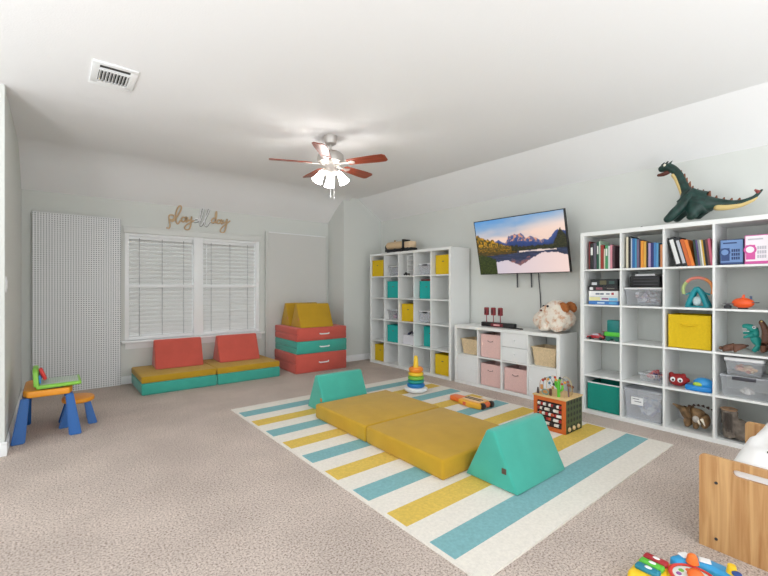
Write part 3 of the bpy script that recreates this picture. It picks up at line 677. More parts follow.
# T-rex style dinosaur
t = thing('toy_dinosaur', 'teal toy dinosaur with open white toothed mouth in the right shelf', 'toy dinosaur', (XS+0.17, 0.69, zt))
tm = mat('teal_rubber', (30, 152, 142), 0.45, var=0.1, scale=60)
skin('body', [(0, 0, .10, .045, .04), (0, -.005, .15, .038), (0, 0.0, .185, .036), (-.005, .02, .205, .034), (-.01, .055, .212, .022), (-.01, .075, .21, .016),
   (.03, -.03, .06, .024), (.03, -.01, .03, .017), (.03, -.005, .012, .016), (-.04, -.03, .06, .026), (-.045, -.01, .03, .018), (-.045, .0, .012, .017),
   (.02, -.06, .06, .03), (.03, -.10, .035, .016), (.03, -.08, .02, .009), (-.04, .03, .135, .012), (-.05, .06, .12, .010)],
   [(0, 1), (1, 2), (2, 3), (3, 4), (4, 5), (0, 6), (6, 7), (7, 8), (0, 9), (9, 10), (10, 11), (0, 12), (12, 13), (1, 15), (15, 16)], tm, t, 2)
skin('jaw', [(-.005, .02, .175, .02), (-.01, .05, .158, .014), (-.01, .07, .152, .008)], [(0, 1), (1, 2)], tm, t, 2)
s = MB()
for i in range(6): s.cone((-.024, .028+.008*i, .196), (-.024, .028+.008*i, .183), .004, .0005, 6)
for i in range(5): s.cone((-.024, .03+.008*i, .168), (-.024, .03+.008*i, .178), .004, .0005, 6)
s.build('teeth', M['white'], t)
MB().ell((-.034, -.005, .208), (.010, .013, .013)).build('eye', M['white'], t); MB().ell((-.043, -.003, .208), (.004, .005, .006)).build('pupil', M['black'], t)
t = thing('toy_dinosaur', 'brown toy dinosaur lying in front of the teal one', 'toy dinosaur', (XS+0.04, 0.82, zt))
bm_ = mat('brown_rubber', (98, 62, 44), 0.5, var=0.25, scale=70)
skin('body', [(0, 0, .045, .034), (0, .045, .035, .022), (0, .07, .025, .012), (0, -.04, .05, .03), (0, -.085, .062, .020), (-.005, -.11, .066, .016), (-.025, .03, .018, .014), (-.028, .035, .008, .008),
  (-.025, -.04, .02, .014), (-.028, -.04, .008, .008)], [(0, 1), (1, 2), (0, 3), (3, 4), (4, 5), (0, 6), (6, 7), (3, 8), (8, 9)], bm_, t, 2)
MB().ell((-.016, -.112, .07), (.008, .01, .008)).build('snout', plain((60, 34, 26)), t)
t = thing('toy_dinosaur', 'brown upright toy dinosaur at the right edge beside the teal one', 'toy dinosaur', (XS+0.10, 0.618, zt+0.006))
skin('body', [(0, 0, .11, .036), (0, -.01, .17, .03), (0, .004, .215, .022), (0, .02, .25, .022), (0, .035, .255, .014), (.02, .0, .06, .022), (.02, .005, .012, .016), (-.03, .0, .06, .022), (-.03, .01, .012, .016), (.01, -.015, .08, .02), (.03, -.03, .02, .009)],
  [(0, 1), (1, 2), (2, 3), (3, 4), (0, 5), (5, 6), (0, 7), (7, 8), (0, 9), (9, 10)], bm_, t, 2)
MB().ell((-.02, .016, .255), (.006, .006, .006), 10).build('eye', plain((220, 200, 120)), t)

# row four: small clear box, red creature, blue boat, two clear tubs
z4 = RS.z(3)
t = tub('plastic_tub', 'small clear tray of purple toys in the right shelf fourth row', 'tub', (XS+0.09, 1.388, z4), 0.2, 0.18, 0.075, M['clear'])
bits('toy_pieces', 'purple and pink toy pieces in the small clear tray', 'toys', (XS+0.10, 1.375, z4+0.006), 0.17, 0.16, 0.11, [(84, 70, 120), (206, 130, 130), (220, 190, 180), (120, 100, 140), (196, 80, 90)], 36, 0.035)
t = thing('plush_creature', 'dark red round toy with big white eyes beside the blue boat', 'toy', (XS+0.10, 1.184, z4+0.006))
rm = mat('red_plush', (150, 28, 30), 0.7)
s = MB().ell((0, 0, .055), (.055, .07, .055)).ell((0.01, -.05, .06), (.03, .035, .025)).ell((0, .05, .095), (.02, .02, .025)).ell((0, -.04, .098), (.02, .02, .02))
fuse(s.build('body', rm, t), 0.006)
for y in (.026, -.026):
    e = MB().ell((-.046, y, .062), (.012, .021, .021)).build('eye', M['white'], t); MB().ell((-.057, y-.004, .060), (.004, .009, .010)).build('pupil', M['black'], e)
t = thing('toy_boat', 'light blue plastic toy boat beside the dark red creature', 'toy boat', (XS+0.10, 1.001, z4))
bl = plain((40, 140, 216), 0.3)
MB().prism([(-.06, .12), (.04, .12), (.075, .06), (.075, -.06), (.04, -.07), (-.06, -.07), (-.075, -.02), (-.075, .07)], 0.0, 0.045, 'Z', 0.012, 3).build('hull', bl, t)
MB().ell((0, 0.0, .060), (.055, .075, .050)).build('cabin', plain((58, 160, 228), 0.3), t)
MB().ell((-.045, .03, .055), (.018, .036, .02)).build('badge', plain((176, 208, 70), 0.4), t)
MB().tube([(0.0, -.06, .05), (0.0, -.06, .115)], 0.006, 8).build('mast', plain((60, 84, 110)), t)
t = tub('plastic_tub', 'larger clear tub with dark handle under the small clear box', 'tub', (XS+0.03, 0.728, z4), 0.30, 0.32, 0.17, M['clear'], handle=plain((64, 62, 70)))
MB().box(-0.006, 0.33, -.156, .156, .171, .176, 0.002, 1).build('lid', M['clear'], t)
bits('toy_blocks', 'a few pale toy pieces in the larger clear tub with dark handle', 'toys', (XS+0.075, 0.728, z4+0.010), 0.17, 0.20, 0.06, [(214, 210, 200), (196, 190, 186), (226, 220, 214)], 14, 0.05)
t = tub('plastic_tub', 'small clear box with white lid on the larger clear tub', 'tub', (XS+0.05, 0.735, z4+0.177), 0.225, 0.2, 0.112, M['clear'], lid=M['white'], lidh=0.024)
bits('toy_pieces', 'tan and orange wooden pieces in the white lidded small clear box', 'toys', (XS+0.06, 0.735, z4+0.184), 0.19, 0.17, 0.075, [(222, 178, 130), (206, 150, 110), (196, 120, 100), (230, 200, 160)], 40, 0.035)

# row five: labelled tub, hunched creature, tree stump play set
z5 = RS.z(4)
t = tub('plastic_tub', 'large milky tub with white label in the right shelf bottom row', 'tub', (XS+0.03, RS.mid(1), z5), 0.31, 0.31, 0.275, M['milky'], lid=M['milky'], lidh=0.012, handle=None)
MB().box(0.004, 0.009, -0.002, 0.098, 0.135, 0.205).build('label_card', M['white'], t)
s = MB()
for i, (a, b) in enumerate(((0.03, 0.085), (0.012, 0.07))): s.box(0.0028, 0.0039, a, b, 0.185-i*0.022, 0.192-i*0.022)
s.build('label_writing', plain((120, 120, 126)), t)
bits('toy_pieces', 'pale blue and grey toys inside the large milky tub with label', 'toys', (XS+0.06, RS.mid(1), z5+0.008), 0.25, 0.25, 0.20, [(150, 170, 206), (190, 196, 206), (140, 150, 176), (210, 214, 224)], 60, 0.055)
t = thing('toy_creature', 'hunched brown striped toy dinosaur with pale horn in the bottom row', 'toy dinosaur', (XS+0.11, 1.06, z5))
hm = mat('striped_brown', (122, 94, 62), 0.6, var=0.55, scale=26)
skin('body', [(0, 0, .145, .075), (0, .06, .14, .055), (0, .10, .165, .028), (0, .14, .185, .012), (0, .17, .192, .006), (0, -.045, .13, .07), (-.01, -.075, .095, .045), (-.02, -.07, .06, .03), (-.03, -.05, .04, .02),
  (-.03, .05, .06, .028), (-.03, .055, .018, .02), (.03, .05, .06, .028), (.03, .055, .018, .02), (-.03, -.01, .05, .024), (-.035, -.005, .015, .018)],
  [(0, 1), (1, 2), (2, 3), (3, 4), (0, 5), (5, 6), (6, 7), (7, 8), (1, 9), (9, 10), (1, 11), (11, 12), (0, 13), (13, 14)], hm, t, 2)
s = MB().cone((-.06, -.055, .12), (-.085, -.085, .075), .013, .003, 10).cone((-.06, -.03, .105), (-.09, -.05, .075), .011, .003, 10); s.build('horn', plain((232, 222, 204)), t)
MB().ell((-.058, -.015, .11), (.02, .024, .028)).build('face_shield', plain((186, 180, 172)), t)
s = MB()
for i in range(7):
    a = R(20+20*i); s.cone((0.0, .075-.03*i*1.05, .16+.055*math.sin(a)), (0.0, .085-.034*i*1.05, .172+.058*math.sin(a)), .016, .004, 8)
s.build('back_plates', plain((66, 44, 34)), t)
t = thing('stump_play_set', 'grey brown tree stump shaped toy beside the wooden toy bin', 'toy', (XS+0.10, 0.785, z5+0.016))
gm = mat('stump_bark', (112, 102, 92), 0.8, var=0.35, scale=24, bump=0.6, bscale=40)
s = MB().cone((0, 0.03, 0.0), (0, 0.05, 0.215), .06, .052, 14).cone((0.03, -.05, 0.012), (0.02, -.085, .11), .075, .055, 14).ell((-.03, -.05, .035), (.05, .06, .04)).ell((0.02, -.02, .09), (.05, .05, .06))
fuse(s.build('stump', gm, t), 0.008, 0.02, 0.03, 2)
MB().lathe([(.052, .212), (.058, .222), (.048, .228), (.045, .215), (0, .212)], (0, .05, 0), 18).build('rim', plain((160, 128, 100), 0.7), t)
s = MB()
for i in range(6): s.box(-.072+i*.001, -.066+i*.001, .015+i*.010, .021+i*.010, .05+.02*(i % 2), .20, 0.001, 1)
s.build('bark_ridges', plain((78, 70, 64), 0.8), t)
# ------------------------------------------------------------------ dragon-like dinosaur on the right shelf
t = thing('dinosaur_figure', 'large dark green long necked dinosaur figure on top of the right shelf', 'toy dinosaur', (4.36, 1.06, RS.H))
dm = mat('dark_green_rubber', (16, 52, 46), 0.45, var=0.5, scale=26, bump=0.3, bscale=60)
Zb = -1.862
def dz(y, z, x=0.0, r=0.02, r2=None): return (x, y-1.06, z+Zb, r, r2 or r)
skin('body', [dz(1.07, 2.045, 0, .085, .092), dz(1.12, 2.095, 0, .066, .075), dz(1.14, 2.16, 0, .046), dz(1.165, 2.225, 0, .038), dz(1.185, 2.29, 0, .036), dz(1.215, 2.35, 0, .036), dz(1.27, 2.405, 0, .044), dz(1.315, 2.405, 0, .038), dz(1.36, 2.388, 0, .026),
   dz(1.00, 2.045, 0, .074, .078), dz(0.93, 2.02, 0, .046), dz(0.84, 1.998, 0, .034), dz(0.76, 1.998, 0, .026), dz(0.69, 2.028, 0, .017), dz(0.64, 2.085, 0, .008),
   dz(1.14, 2.03, -.08, .058), dz(1.20, 1.97, -.10, .046), dz(1.235, 1.92, -.105, .042), dz(1.285, 1.90, -.105, .026),
   dz(1.14, 2.03, .08, .055), dz(1.22, 1.965, .095, .042), dz(1.265, 1.915, .095, .04),
   dz(1.03, 2.0, -.085, .064), dz(1.075, 1.95, -.10, .048), dz(1.065, 1.918, -.10, .042), dz(1.115, 1.90, -.105, .026),
   dz(1.03, 2.0, .085, .06), dz(1.09, 1.955, .10, .046), dz(1.10, 1.915, .10, .04)],
   [(0, 1), (1, 2), (2, 3), (3, 4), (4, 5), (5, 6), (6, 7), (7, 8), (0, 9), (9, 10), (10, 11), (11, 12), (12, 13), (13, 14), (1, 15), (15, 16), (16, 17), (17, 18), (1, 19), (19, 20), (20, 21), (9, 22), (22, 23), (23, 24), (24, 25), (9, 26), (26, 27), (27, 28)], dm, t, 2)
skin('jaw', [dz(1.265, 2.365, 0, .024), dz(1.32, 2.345, 0, .02), dz(1.37, 2.345, 0, .012)], [(0, 1), (1, 2)], plain((92, 44, 34), 0.5), t, 2)
cream = plain((212, 186, 124), 0.55)
skin('belly', [dz(0.95, 1.985, -.02, .03), dz(0.86, 1.972, -.012, .027), dz(0.77, 1.978, -.008, .02), dz(0.70, 2.005, -.004, .014), dz(0.67, 2.03, 0, .008)], [(0, 1), (1, 2), (2, 3), (3, 4)], cream, t, 2)
skin('throat', [dz(1.245, 2.335, -.012, .022), dz(1.218, 2.285, -.012, .018), dz(1.200, 2.235, -.012, .018), dz(1.175, 2.165, -.012, .020), dz(1.155, 2.11, -.02, .026)], [(0, 1), (1, 2), (2, 3), (3, 4)], cream, t, 2)
s = MB()
for y, z, h in ((1.215, 2.36, .03), (1.19, 2.33, .032), (1.165, 2.295, .032), (1.148, 2.255, .034), (1.125, 2.215, .036), (1.105, 2.17, .04), (1.07, 2.135, .045), (1.03, 2.12, .045), (0.985, 2.10, .045), (0.94, 2.06, .035), (0.89, 2.04, .03), (0.84, 2.03, .025), (0.79, 2.025, .022)):
    s.cone((0, y-1.06, z+Zb-.02), (0, y-1.06-.012, z+Zb+h*.72), .020, .004, 8)
s.build('spines', plain((126, 76, 52), 0.6), t)
s = MB()
for y, z in ((1.33, 2.44), (1.30, 2.445), (1.27, 2.44)): s.cone((0, y-1.06, z+Zb-.012), (0, y-1.06-.022, z+Zb+.014), .013, .003, 8)
s.build('crest', dm, t)
for x in (-.03, .03): MB().ell((x, 1.298-1.06, 2.418+Zb), (.010, .012, .012), 12).build('eye', plain((236, 232, 214)), t)
MB().cone((0, 0.66-1.06, 2.06+Zb), (0, 0.688-1.06, 2.09+Zb), .018, .006, 10).build('tail_spike', plain((150, 70, 66)), t)
t = thing('small_black_toy', 'tiny black object lying on top of the right shelf left of the dragon', 'toy', (4.30, 1.472, RS.H))
MB().box(-.012, .012, -.018, .018, 0, .012, .004).build('base', M['black'], t); MB().ell((0, .004, .014), (.007, .009, .006), 10).build('cap', M['dark'], t)

# ------------------------------------------------------------------ on the bench
HB = LS.H
t = thing('microphone_stand', 'black bar with three red headed stems on the low bench', 'toy', (4.36, 3.11, HB))
MB().box(-.035, .035, -.245, .245, 0, .058, .012).build('base', M['black'], t)
MB().box(-.0375, -.034, -.09, .09, .008, .05, .001, 1).build('front_panel', plain((112, 34, 42)), t)
MB().box(-.039, -.0373, -.045, .045, .018, .038).build('display', plain((236, 176, 176)), t)
for y in (.18, .075, -.03):
    MB().cone((0, y, .055), (0, y, .15), .0055, seg=10).build('stem', plain((150, 60, 66)), t)
    MB().box(-.022, .022, y-.026, y+.026, .145, .245, .009).build('head', plain((140, 46, 52)), t)
    MB().box(-.024, -.0215, y-.012, y+.014, .165, .225, .001, 1).build('grille', plain((84, 30, 36)), t)
t = thing('remote_control', 'small black remote lying right of the black bar on the bench', 'remote', (4.33, 2.80, HB), rz=R(70))
MB().box(-.06, .06, -.018, .018, 0, .014, .004).build('body', M['black'], t); MB().box(-.045, .02, -.01, .01, .0142, .0155).build('keys', M['dark'], t)

t = thing('plush_dog', 'big cream plush dog with brown ears on the low bench', 'plush toy', (4.40, 2.385, HB+0.008))
pm = bpy.data.materials.new('cream_plush'); pm.use_nodes = True
nt = pm.node_tree; b = nt.nodes['Principled BSDF']; b.inputs['Roughness'].default_value = 1; b.inputs['Sheen Weight'].default_value = 0.4
tc = nt.nodes.new('ShaderNodeTexCoord'); n = nt.nodes.new('ShaderNodeTexNoise'); n.inputs['Scale'].default_value = 14; n.inputs['Detail'].default_value = 6; n.inputs['Roughness'].default_value = 0.7
rp = nt.nodes.new('ShaderNodeValToRGB'); e = rp.color_ramp.elements
e[0].position = 0.37; e[0].color = lin((206, 156, 118)); e[1].position = 0.52; e[1].color = lin((238, 228, 214))
nt.links.new(tc.outputs['Object'], n.inputs['Vector']); nt.links.new(n.outputs['Fac'], rp.inputs['Fac']); nt.links.new(rp.outputs[0], b.inputs['Base Color'])
bp = nt.nodes.new('ShaderNodeBump'); bp.inputs['Strength'].default_value = 0.6; bp.inputs['Distance'].default_value = 0.01
n2 = nt.nodes.new('ShaderNodeTexNoise'); n2.inputs['Scale'].default_value = 90; nt.links.new(tc.outputs['Object'], n2.inputs['Vector']); nt.links.new(n2.outputs['Fac'], bp.inputs['Height']); nt.links.new(bp.outputs[0], b.inputs['Normal'])
s = MB().ell((0, -.03, .145), (.165, .195, .145)).ell((0, .085, .12), (.155, .165, .12)).ell((-.01, .03, .19), (.13, .15, .11)).ell((-.02, -.03, .26), (.115, .125, .09)).ell((-.06, .055, .235), (.075, .08, .06)).ell((-.12, .06, .05), (.05, .07, .045)).ell((-.12, -.09, .05), (.05, .07, .045))
fuse(s.build('body', pm, t), 0.011, 0.022, 0.03)
br = mat('brown_plush', (176, 106, 56), 0.95, var=0.25, scale=30, bump=0.5, bscale=90)
for X in (Matrix.Translation((-.06, -.13, .285)) @ Matrix.Rotation(R(15), 4, 'X'), Matrix.Translation((.05, -.16, .29)) @ Matrix.Rotation(R(20), 4, 'X')):
    o = fuse(MB().ell((0, 0, 0), (.035, .058, .046)).ell((0, -.03, -.02), (.035, .045, .045)).build('ear', br, t), 0.008, 0.012, 0.03); o.matrix_local = X
for p in ((-.128, .015, .285), (-.085, .088, .282)): MB().ell(p, (.012, .013, .013), 12).build('eye', M['black'], t)
MB().ell((-.125, .095, .235), (.014, .016, .012), 12).build('nose', plain((120, 70, 60)), t)

# ------------------------------------------------------------------ television
t = thing('television', 'flat television showing a mountain lake on the right wall', 'television', (4.375, 2.823, 1.78), rz=R(-90), rx=0)
# local frame: x along the screen, y away from the room, z up; tipped forward
TW, TH = 1.215, 0.70
t.rotation_euler = (0, 0, 0)
TX = Matrix.Rotation(R(-90), 4, 'Z') @ Matrix.Rotation(R(12.3), 4, 'X')      # local +x -> world -y
nx, nz = 190, 110
me = bpy.data.meshes.new('screen'); bmv = bmesh.new()
hw, hh = TW/2-0.008, TH/2-0.009
vs = [[bmv.verts.new((-hw+2*hw*i/nx, -0.0262, -hh+2*hh*j/nz)) for i in range(nx+1)] for j in range(nz+1)]
for j in range(nz):
    for i in range(nx): bmv.faces.new((vs[j][i], vs[j][i+1], vs[j+1][i+1], vs[j+1][i]))
bmesh.ops.transform(bmv, matrix=TX, verts=bmv.verts)
bmv.to_mesh(me); bmv.free()
def nz1(x, s, o=0, oct=4): return noise.fractal(Vector((x*s, o, 0)), 1.0, 2.0, oct)
def nz2(x, y, s, o=0): return noise.fractal(Vector((x*s, y*s, o)), 1.0, 2.0, 3)
def mixc(a, b, f): f = max(0, min(1, f)); return tuple(a[i]*(1-f)+b[i]*f for i in range(3))
def ridge(u):
    h = 0.56 + 0.05*nz1(u, 5, 3)
    for c0, w0, a0 in ((0.47, .09, .16), (0.55, .06, .12), (0.64, .09, .07), (0.28, .07, .08), (0.40, .06, .08), (0.93, .1, .13), (1.02, .08, .1)):
        h += a0*max(0, 1-abs(u-c0)/w0)
    return h + 0.018*nz1(u, 26, 1)
def landscape(u, v):
    sky = mixc((238, 206, 190), (92, 150, 206), (v-0.62)/0.40 + 0.35*(0.45-u) + 0.25*nz2(u, v*2, 3, 2))
    if u > 0.5: sky = mixc(sky, (248, 222, 208), min(0.8, (u-0.45)*1.4)*max(0, 1-abs(v-0.8)/0.25))
    tree_l = 0.62 - 0.62*u + 0.05*nz1(u, 22, 5) if u < 0.42 else 0
    mid = 0.47 + 0.022*nz1(u, 30, 8) + (0.03 if u < .5 else 0)
    if u > 0.86: mid = 0.47 + 0.26*max(0, 1-abs(u-0.95)/0.08) + 0.04*nz1(u, 40, 9)
    shore = 0.40 + 0.03*max(0, .4-u) + 0.010*nz1(u, 12, 4)
    if u < 0.22 and v < 0.36 - 0.55*max(0, u-0.06) + 0.03*nz1(u, 30, 2): return mixc((22, 34, 14), (66, 80, 28), 0.5+0.9*nz2(u, v, 40))
    if v < shore:                                         # water with the mirrored view
        if u < 0.48 and v > 0.33+0.06*u: return mixc((104, 78, 24), (44, 42, 26), 0.5+nz2(u, v*3, 20))
        pl = ((0, .2), (.2, .2), (.35, .25), (.5, .13), (.62, .24), (.75, .345), (.9, .33), (1, .27))
        for (ua, va), (ub, vb) in zip(pl, pl[1:]):
            if ua <= u <= ub: edge = va+(vb-va)*(u-ua)/(ub-ua)
        edge += .018*nz1(u, 24, 6)
        if v < edge: col = mixc((196, 190, 206), (240, 212, 204), u)
        elif v < edge+.07 and .4 < u < .62: col = mixc((150, 98, 92), (64, 66, 96), 0.5+nz2(u, v*2, 18))
        else: col = mixc((34, 42, 62), (60, 70, 102), 0.5+nz2(u, v*4, 14))
        if abs(v-0.385) < 0.012+0.012*nz1(u, 9, 7) and u > 0.5 and u < .9: col = (226, 206, 196)
        return col
    if v < mid: return mixc((28, 34, 22), (70, 66, 34), 0.4+nz2(u, v, 50)) if u > 0.42 else mixc((150, 108, 30), (52, 50, 22), 0.5+nz2(u, v, 40))
    if v < tree_l + 0.12 and u < 0.40: return mixc((196, 142, 34), (48, 50, 22), 0.45+1.2*nz2(u, v*0.5, 46))
    r = ridge(u)
    if v < r:
        f = (v-mid)/max(0.05, r-mid)
        lit = nz2(u*1.6, v, 22) + 0.3*(f-0.4)
        col = mixc((36, 56, 108), (70, 92, 146), f)
        if f > 0.45 and .36 < u < .78: col = mixc(col, (214, 150, 124), 0.2+1.8*lit)
        return col
    return sky
ca = me.color_attributes.new('picture', 'FLOAT_COLOR', 'POINT')
k = 0
for j in range(nz+1):
    for i in range(nx+1): ca.data[k].color = lin(landscape(i/nx, j/nz)); k += 1
sm = bpy.data.materials.new('screen_picture'); sm.use_nodes = True
nt = sm.node_tree; b = nt.nodes['Principled BSDF']; at = nt.nodes.new('ShaderNodeVertexColor'); at.layer_name = 'picture'
b.inputs['Base Color'].default_value = (0.01, 0.01, 0.01, 1); b.inputs['Roughness'].default_value = 0.3; b.inputs['Emission Strength'].default_value = 0.62
nt.links.new(at.outputs[0], b.inputs['Emission Color']); me.materials.append(sm)
so = bpy.data.objects.new('screen', me); C.objects.link(so); so.parent = t
MB().box(-TW/2, TW/2, -0.0255, 0.012, -TH/2, TH/2, 0.003, 1).box(-TW/2, TW/2, -0.029, -0.0256, -TH/2, -TH/2+0.009).box(-TW/2, TW/2, -0.029, -0.0256, TH/2-0.008, TH/2).box(-TW/2, -TW/2+0.008, -0.029, -0.0256, -TH/2, TH/2).box(TW/2-0.008, TW/2, -0.029, -0.0256, -TH/2, TH/2).xform(TX).build('bezel', M['black'], t)
MB().box(-0.42, 0.42, 0.012, 0.045, -TH/2+0.04, TH/2-0.2, 0.012).xform(TX).build('rear_housing', M['dark'], t)
MB().box(0.06, 0.07, -0.16, -0.12, -0.16, 0.2).box(0.06, 0.07, 0.12, 0.16, -0.16, 0.2).box(0.22, 0.244, -0.25, 0.25, -0.12, 0.12).box(0.065, 0.235, -0.03, 0.03, 0.06, 0.09).box(0.065, 0.235, -0.03, 0.03, -0.09, -0.06).build('wall_bracket', M['dark'], t)
for pts, lb in (([(4.585, 3.0, 1.55), (4.59, 2.992, 1.44), (4.59, 2.987, 1.264)], 'left short grey cable hanging below the television'), ([(4.585, 2.80, 1.55), (4.59, 2.795, 1.44), (4.59, 2.788, 1.264)], 'middle short grey cable hanging below the television'), ([(4.585, 2.70, 1.55), (4.59, 2.695, 1.4), (4.60, 2.675, 1.1), (4.60, 2.672, 0.80)], 'long grey cable running from the television down behind the plush dog')):
    s = MB().tube(pts, 0.009 if 'short' in lb else 0.007, 8, smooth=4).build('hanging_cable', plain((84, 84, 88), 0.6)); tag(s, lb, 'cable', 'television cables')

# ------------------------------------------------------------------ rug
RX0, RX1, RY0, RY1 = 1.425, 3.86, 1.10, 4.27
t = MB(); n = 19; st = (RY1-RY0)/n; mis = [0, 1, 0, 2]
for i in range(n):
    y0, y1 = RY0+i*st, RY0+(i+1)*st
    for (x0, x1) in ((RX0, RX0+0.02), (RX0+0.02, RX1-0.02), (RX1-0.02, RX1)):
        t.box(x0, x1, y0, y1, 0.0005, 0.011, mi=0 if x1-x0 < 0.03 else mis[i % 4])
rg = t.build('striped_rug', [mat('rug_cream', (232, 226, 216), 0.95, var=0.06, scale=60, bump=0.25, bscale=220), mat('rug_teal', (128, 178, 183), 0.95, var=0.10, scale=60, bump=0.25, bscale=220), mat('rug_yellow', (220, 188, 88), 0.95, var=0.10, scale=60, bump=0.25, bscale=220)])
tag(rg, 'cream rug with teal and yellow stripes on the carpet', 'rug')

# ------------------------------------------------------------------ play couch cushions
def soft(mb, k=0.004):
    for v in mb.bm.verts: v.co += Vector(noise.noise_vector(v.co*6)) * k
    return mb
def mat_cushion(label, loc, w, d, h, m, group, rz=0, bev=0.022):
    t = thing('play_mat', label, 'cushion', loc, rz=rz, group=group)
    mb = MB()
    b = bmesh.new(); bmesh.ops.create_cube(b, size=1)
    bmesh.ops.transform(b, matrix=Matrix.Diagonal((w, d, h, 1)), verts=b.verts)
    bmesh.ops.bevel(b, geom=b.edges[:], offset=bev, segments=4, profile=0.5, affect='EDGES')
    mb._add(b, X=Matrix.Translation((w/2, d/2, h/2)))
    mb.build('cover', m, t, sharp=60)
    s = MB()
    for z in (h-0.004, 0.006): s.tube([(bev*.6, bev*.6, z-.004), (w-bev*.6, bev*.6, z-.004), (w-bev*.6, d-bev*.6, z-.004), (bev*.6, d-bev*.6, z-.004)], 0.0025, 6, closed=True)
    s.build('seam', m, t)
    return t
zr = 0.0115
mat_cushion('mustard play mat on the rug nearest the far teal wedge', (1.962, 2.672, zr), 0.885, 0.815, 0.135, M['gold'], 'mustard mats on the rug')
mat_cushion('mustard play mat on the rug nearest the front teal wedge', (1.962, 1.822, zr), 0.885, 0.845, 0.135, M['gold'], 'mustard mats on the rug')
mat_cushion('teal floor mat under the left half of the window couch', (0.80, 5.475, 0), 0.852, 0.80, 0.14, M['teal'], 'teal mats of the window couch')
mat_cushion('teal floor mat under the right half of the window couch', (1.656, 5.468, 0), 0.862, 0.80, 0.14, M['teal'], 'teal mats of the window couch')
mat_cushion('mustard seat mat on the left half of the window couch', (0.80, 5.480, 0.141), 0.850, 0.79, 0.078, M['gold'], 'mustard seats of the window couch', bev=0.016)
mat_cushion('mustard seat mat on the right half of the window couch', (1.654, 5.474, 0.141), 0.860, 0.79, 0.078, M['gold'], 'mustard seats of the window couch', bev=0.016)
def wedge(label, loc, L, B, H, m, rz=0, group=None, tagcol=(196, 120, 60)):
    """triangular bolster lying along local x"""
    t = thing('wedge_cushion', label, 'cushion', loc, rz=rz, group=group)
    b = MB(); b.prism([(-B/2, 0), (B/2, 0), (0.030, H), (-0.030, H)], 0, L, 'X', 0.018, 4)
    b.build('cover', m, t, sharp=60)
    MB().box(-0.0025, 0.0, -B*0.30, -B*0.22, H*0.30, H*0.40).build('fabric_tag', plain(tagcol), t)
    s = MB()
    for x in (0.006, L-0.006): MB().tube([(x, -B/2+.012, .007), (x, -.024, H-.009), (x, .024, H-.009), (x, B/2-.012, .007)], 0.0028, 6).build('seam', m, t)
    return t
wedge('teal wedge cushion at the front end of the mustard mats', (2.165, 1.608, zr), 0.585, 0.405, 0.345, M['teal'], group='teal wedges on the rug', tagcol=(90, 70, 60))
wedge('teal wedge cushion at the far end of the mustard mats', (2.09, 3.69, zr), 0.55, 0.38, 0.355, M['teal'], group='teal wedges on the rug')
wedge('red wedge cushion at the left of the window couch', (1.02, 6.045, 0.2195), 0.575, 0.375, 0.36, M['red'], rz=R(-3), group='red wedges on the window couch')
wedge('red wedge cushion at the right of the window couch', (1.80, 6.02, 0.2195), 0.57, 0.375, 0.36, M['red'], rz=R(-1.5), group='red wedges on the window couch')
def folded(label, loc, w, d, h, m, rz=0):
    t = thing('folded_mat', label, 'cushion', loc, rz=rz, group='folded mats stacked in the corner')
    MB().box(0, w, 0, d, 0, h/2-0.001, 0.016, 3).build('lower_layer', m, t, sharp=60)
    MB().box(0, w, 0, d, h/2+0.001, h, 0.016, 3).build('upper_layer', m, t, sharp=60)
    MB().box(0.012, w-0.012, -0.003, 0.02, 0.014, h-0.014, 0.003, 1).build('hinge_panel', m, t, sharp=60)
    MB().tube([(w*0.44, -0.004, h*0.52), (w*0.46, -0.016, h*0.49), (w*0.60, -0.016, h*0.49), (w*0.62, -0.004, h*0.54)], 0.010, 8, smooth=3).build('handle', M['white'], t)['label'] = 'white strap handle'
    return t
folded('red folded mat at the bottom of the corner stack', (2.735, 5.425, 0), 0.865, 0.80, 0.28, M['red'], R(-2.0))
folded('teal folded mat in the middle of the corner stack', (2.755, 5.425, 0.281), 0.855, 0.80, 0.185, M['teal'], R(-1.5))
folded('red folded mat at the top of the corner stack', (2.76, 5.43, 0.467), 0.85, 0.80, 0.195, M['red'], R(-1.0))
wedge('front mustard wedge cushion on top of the corner stack', (2.84, 5.63, 0.6625), 0.55, 0.37, 0.355, M['gold'], rz=R(-2), group='mustard wedges on the corner stack')
wedge('rear mustard wedge cushion on top of the corner stack', (2.85, 6.01, 0.6625), 0.55, 0.37, 0.355, M['gold'], rz=R(-2), group='mustard wedges on the corner stack')

# ------------------------------------------------------------------ toys on the rug
t = thing('ring_stacker', 'rainbow ring stacking toy on a white base on the rug', 'toy', (3.40, 3.60, zr))
MB().lathe([(0, 0), (.10, 0), (.135, .02), (.14, .045), (.12, .058), (0, .06)], seg=32).build('base', M['white'], t)
zz = .058
for r_, h_, cc in ((.108, .05, (36, 124, 190)), (.102, .04, (20, 150, 140)), (.097, .045, (128, 186, 62)), (.092, .045, (238, 196, 50)), (.088, .055, (238, 140, 44))):
    MB().lathe([(.02, 0), (r_-.018, 0), (r_-.004, h_*.2), (r_, h_*.5), (r_-.004, h_*.8), (r_-.018, h_), (.02, h_), (.02, 0)], (0, 0, zz), 32).build('ring', plain(cc, 0.35), t); zz += h_+.0005
MB().lathe([(.034, 0), (.028, .07), (.022, .135), (.012, .148), (0, .15)], (0, 0, zz-.01), 20).build('peg', plain((240, 200, 50), 0.35), t)

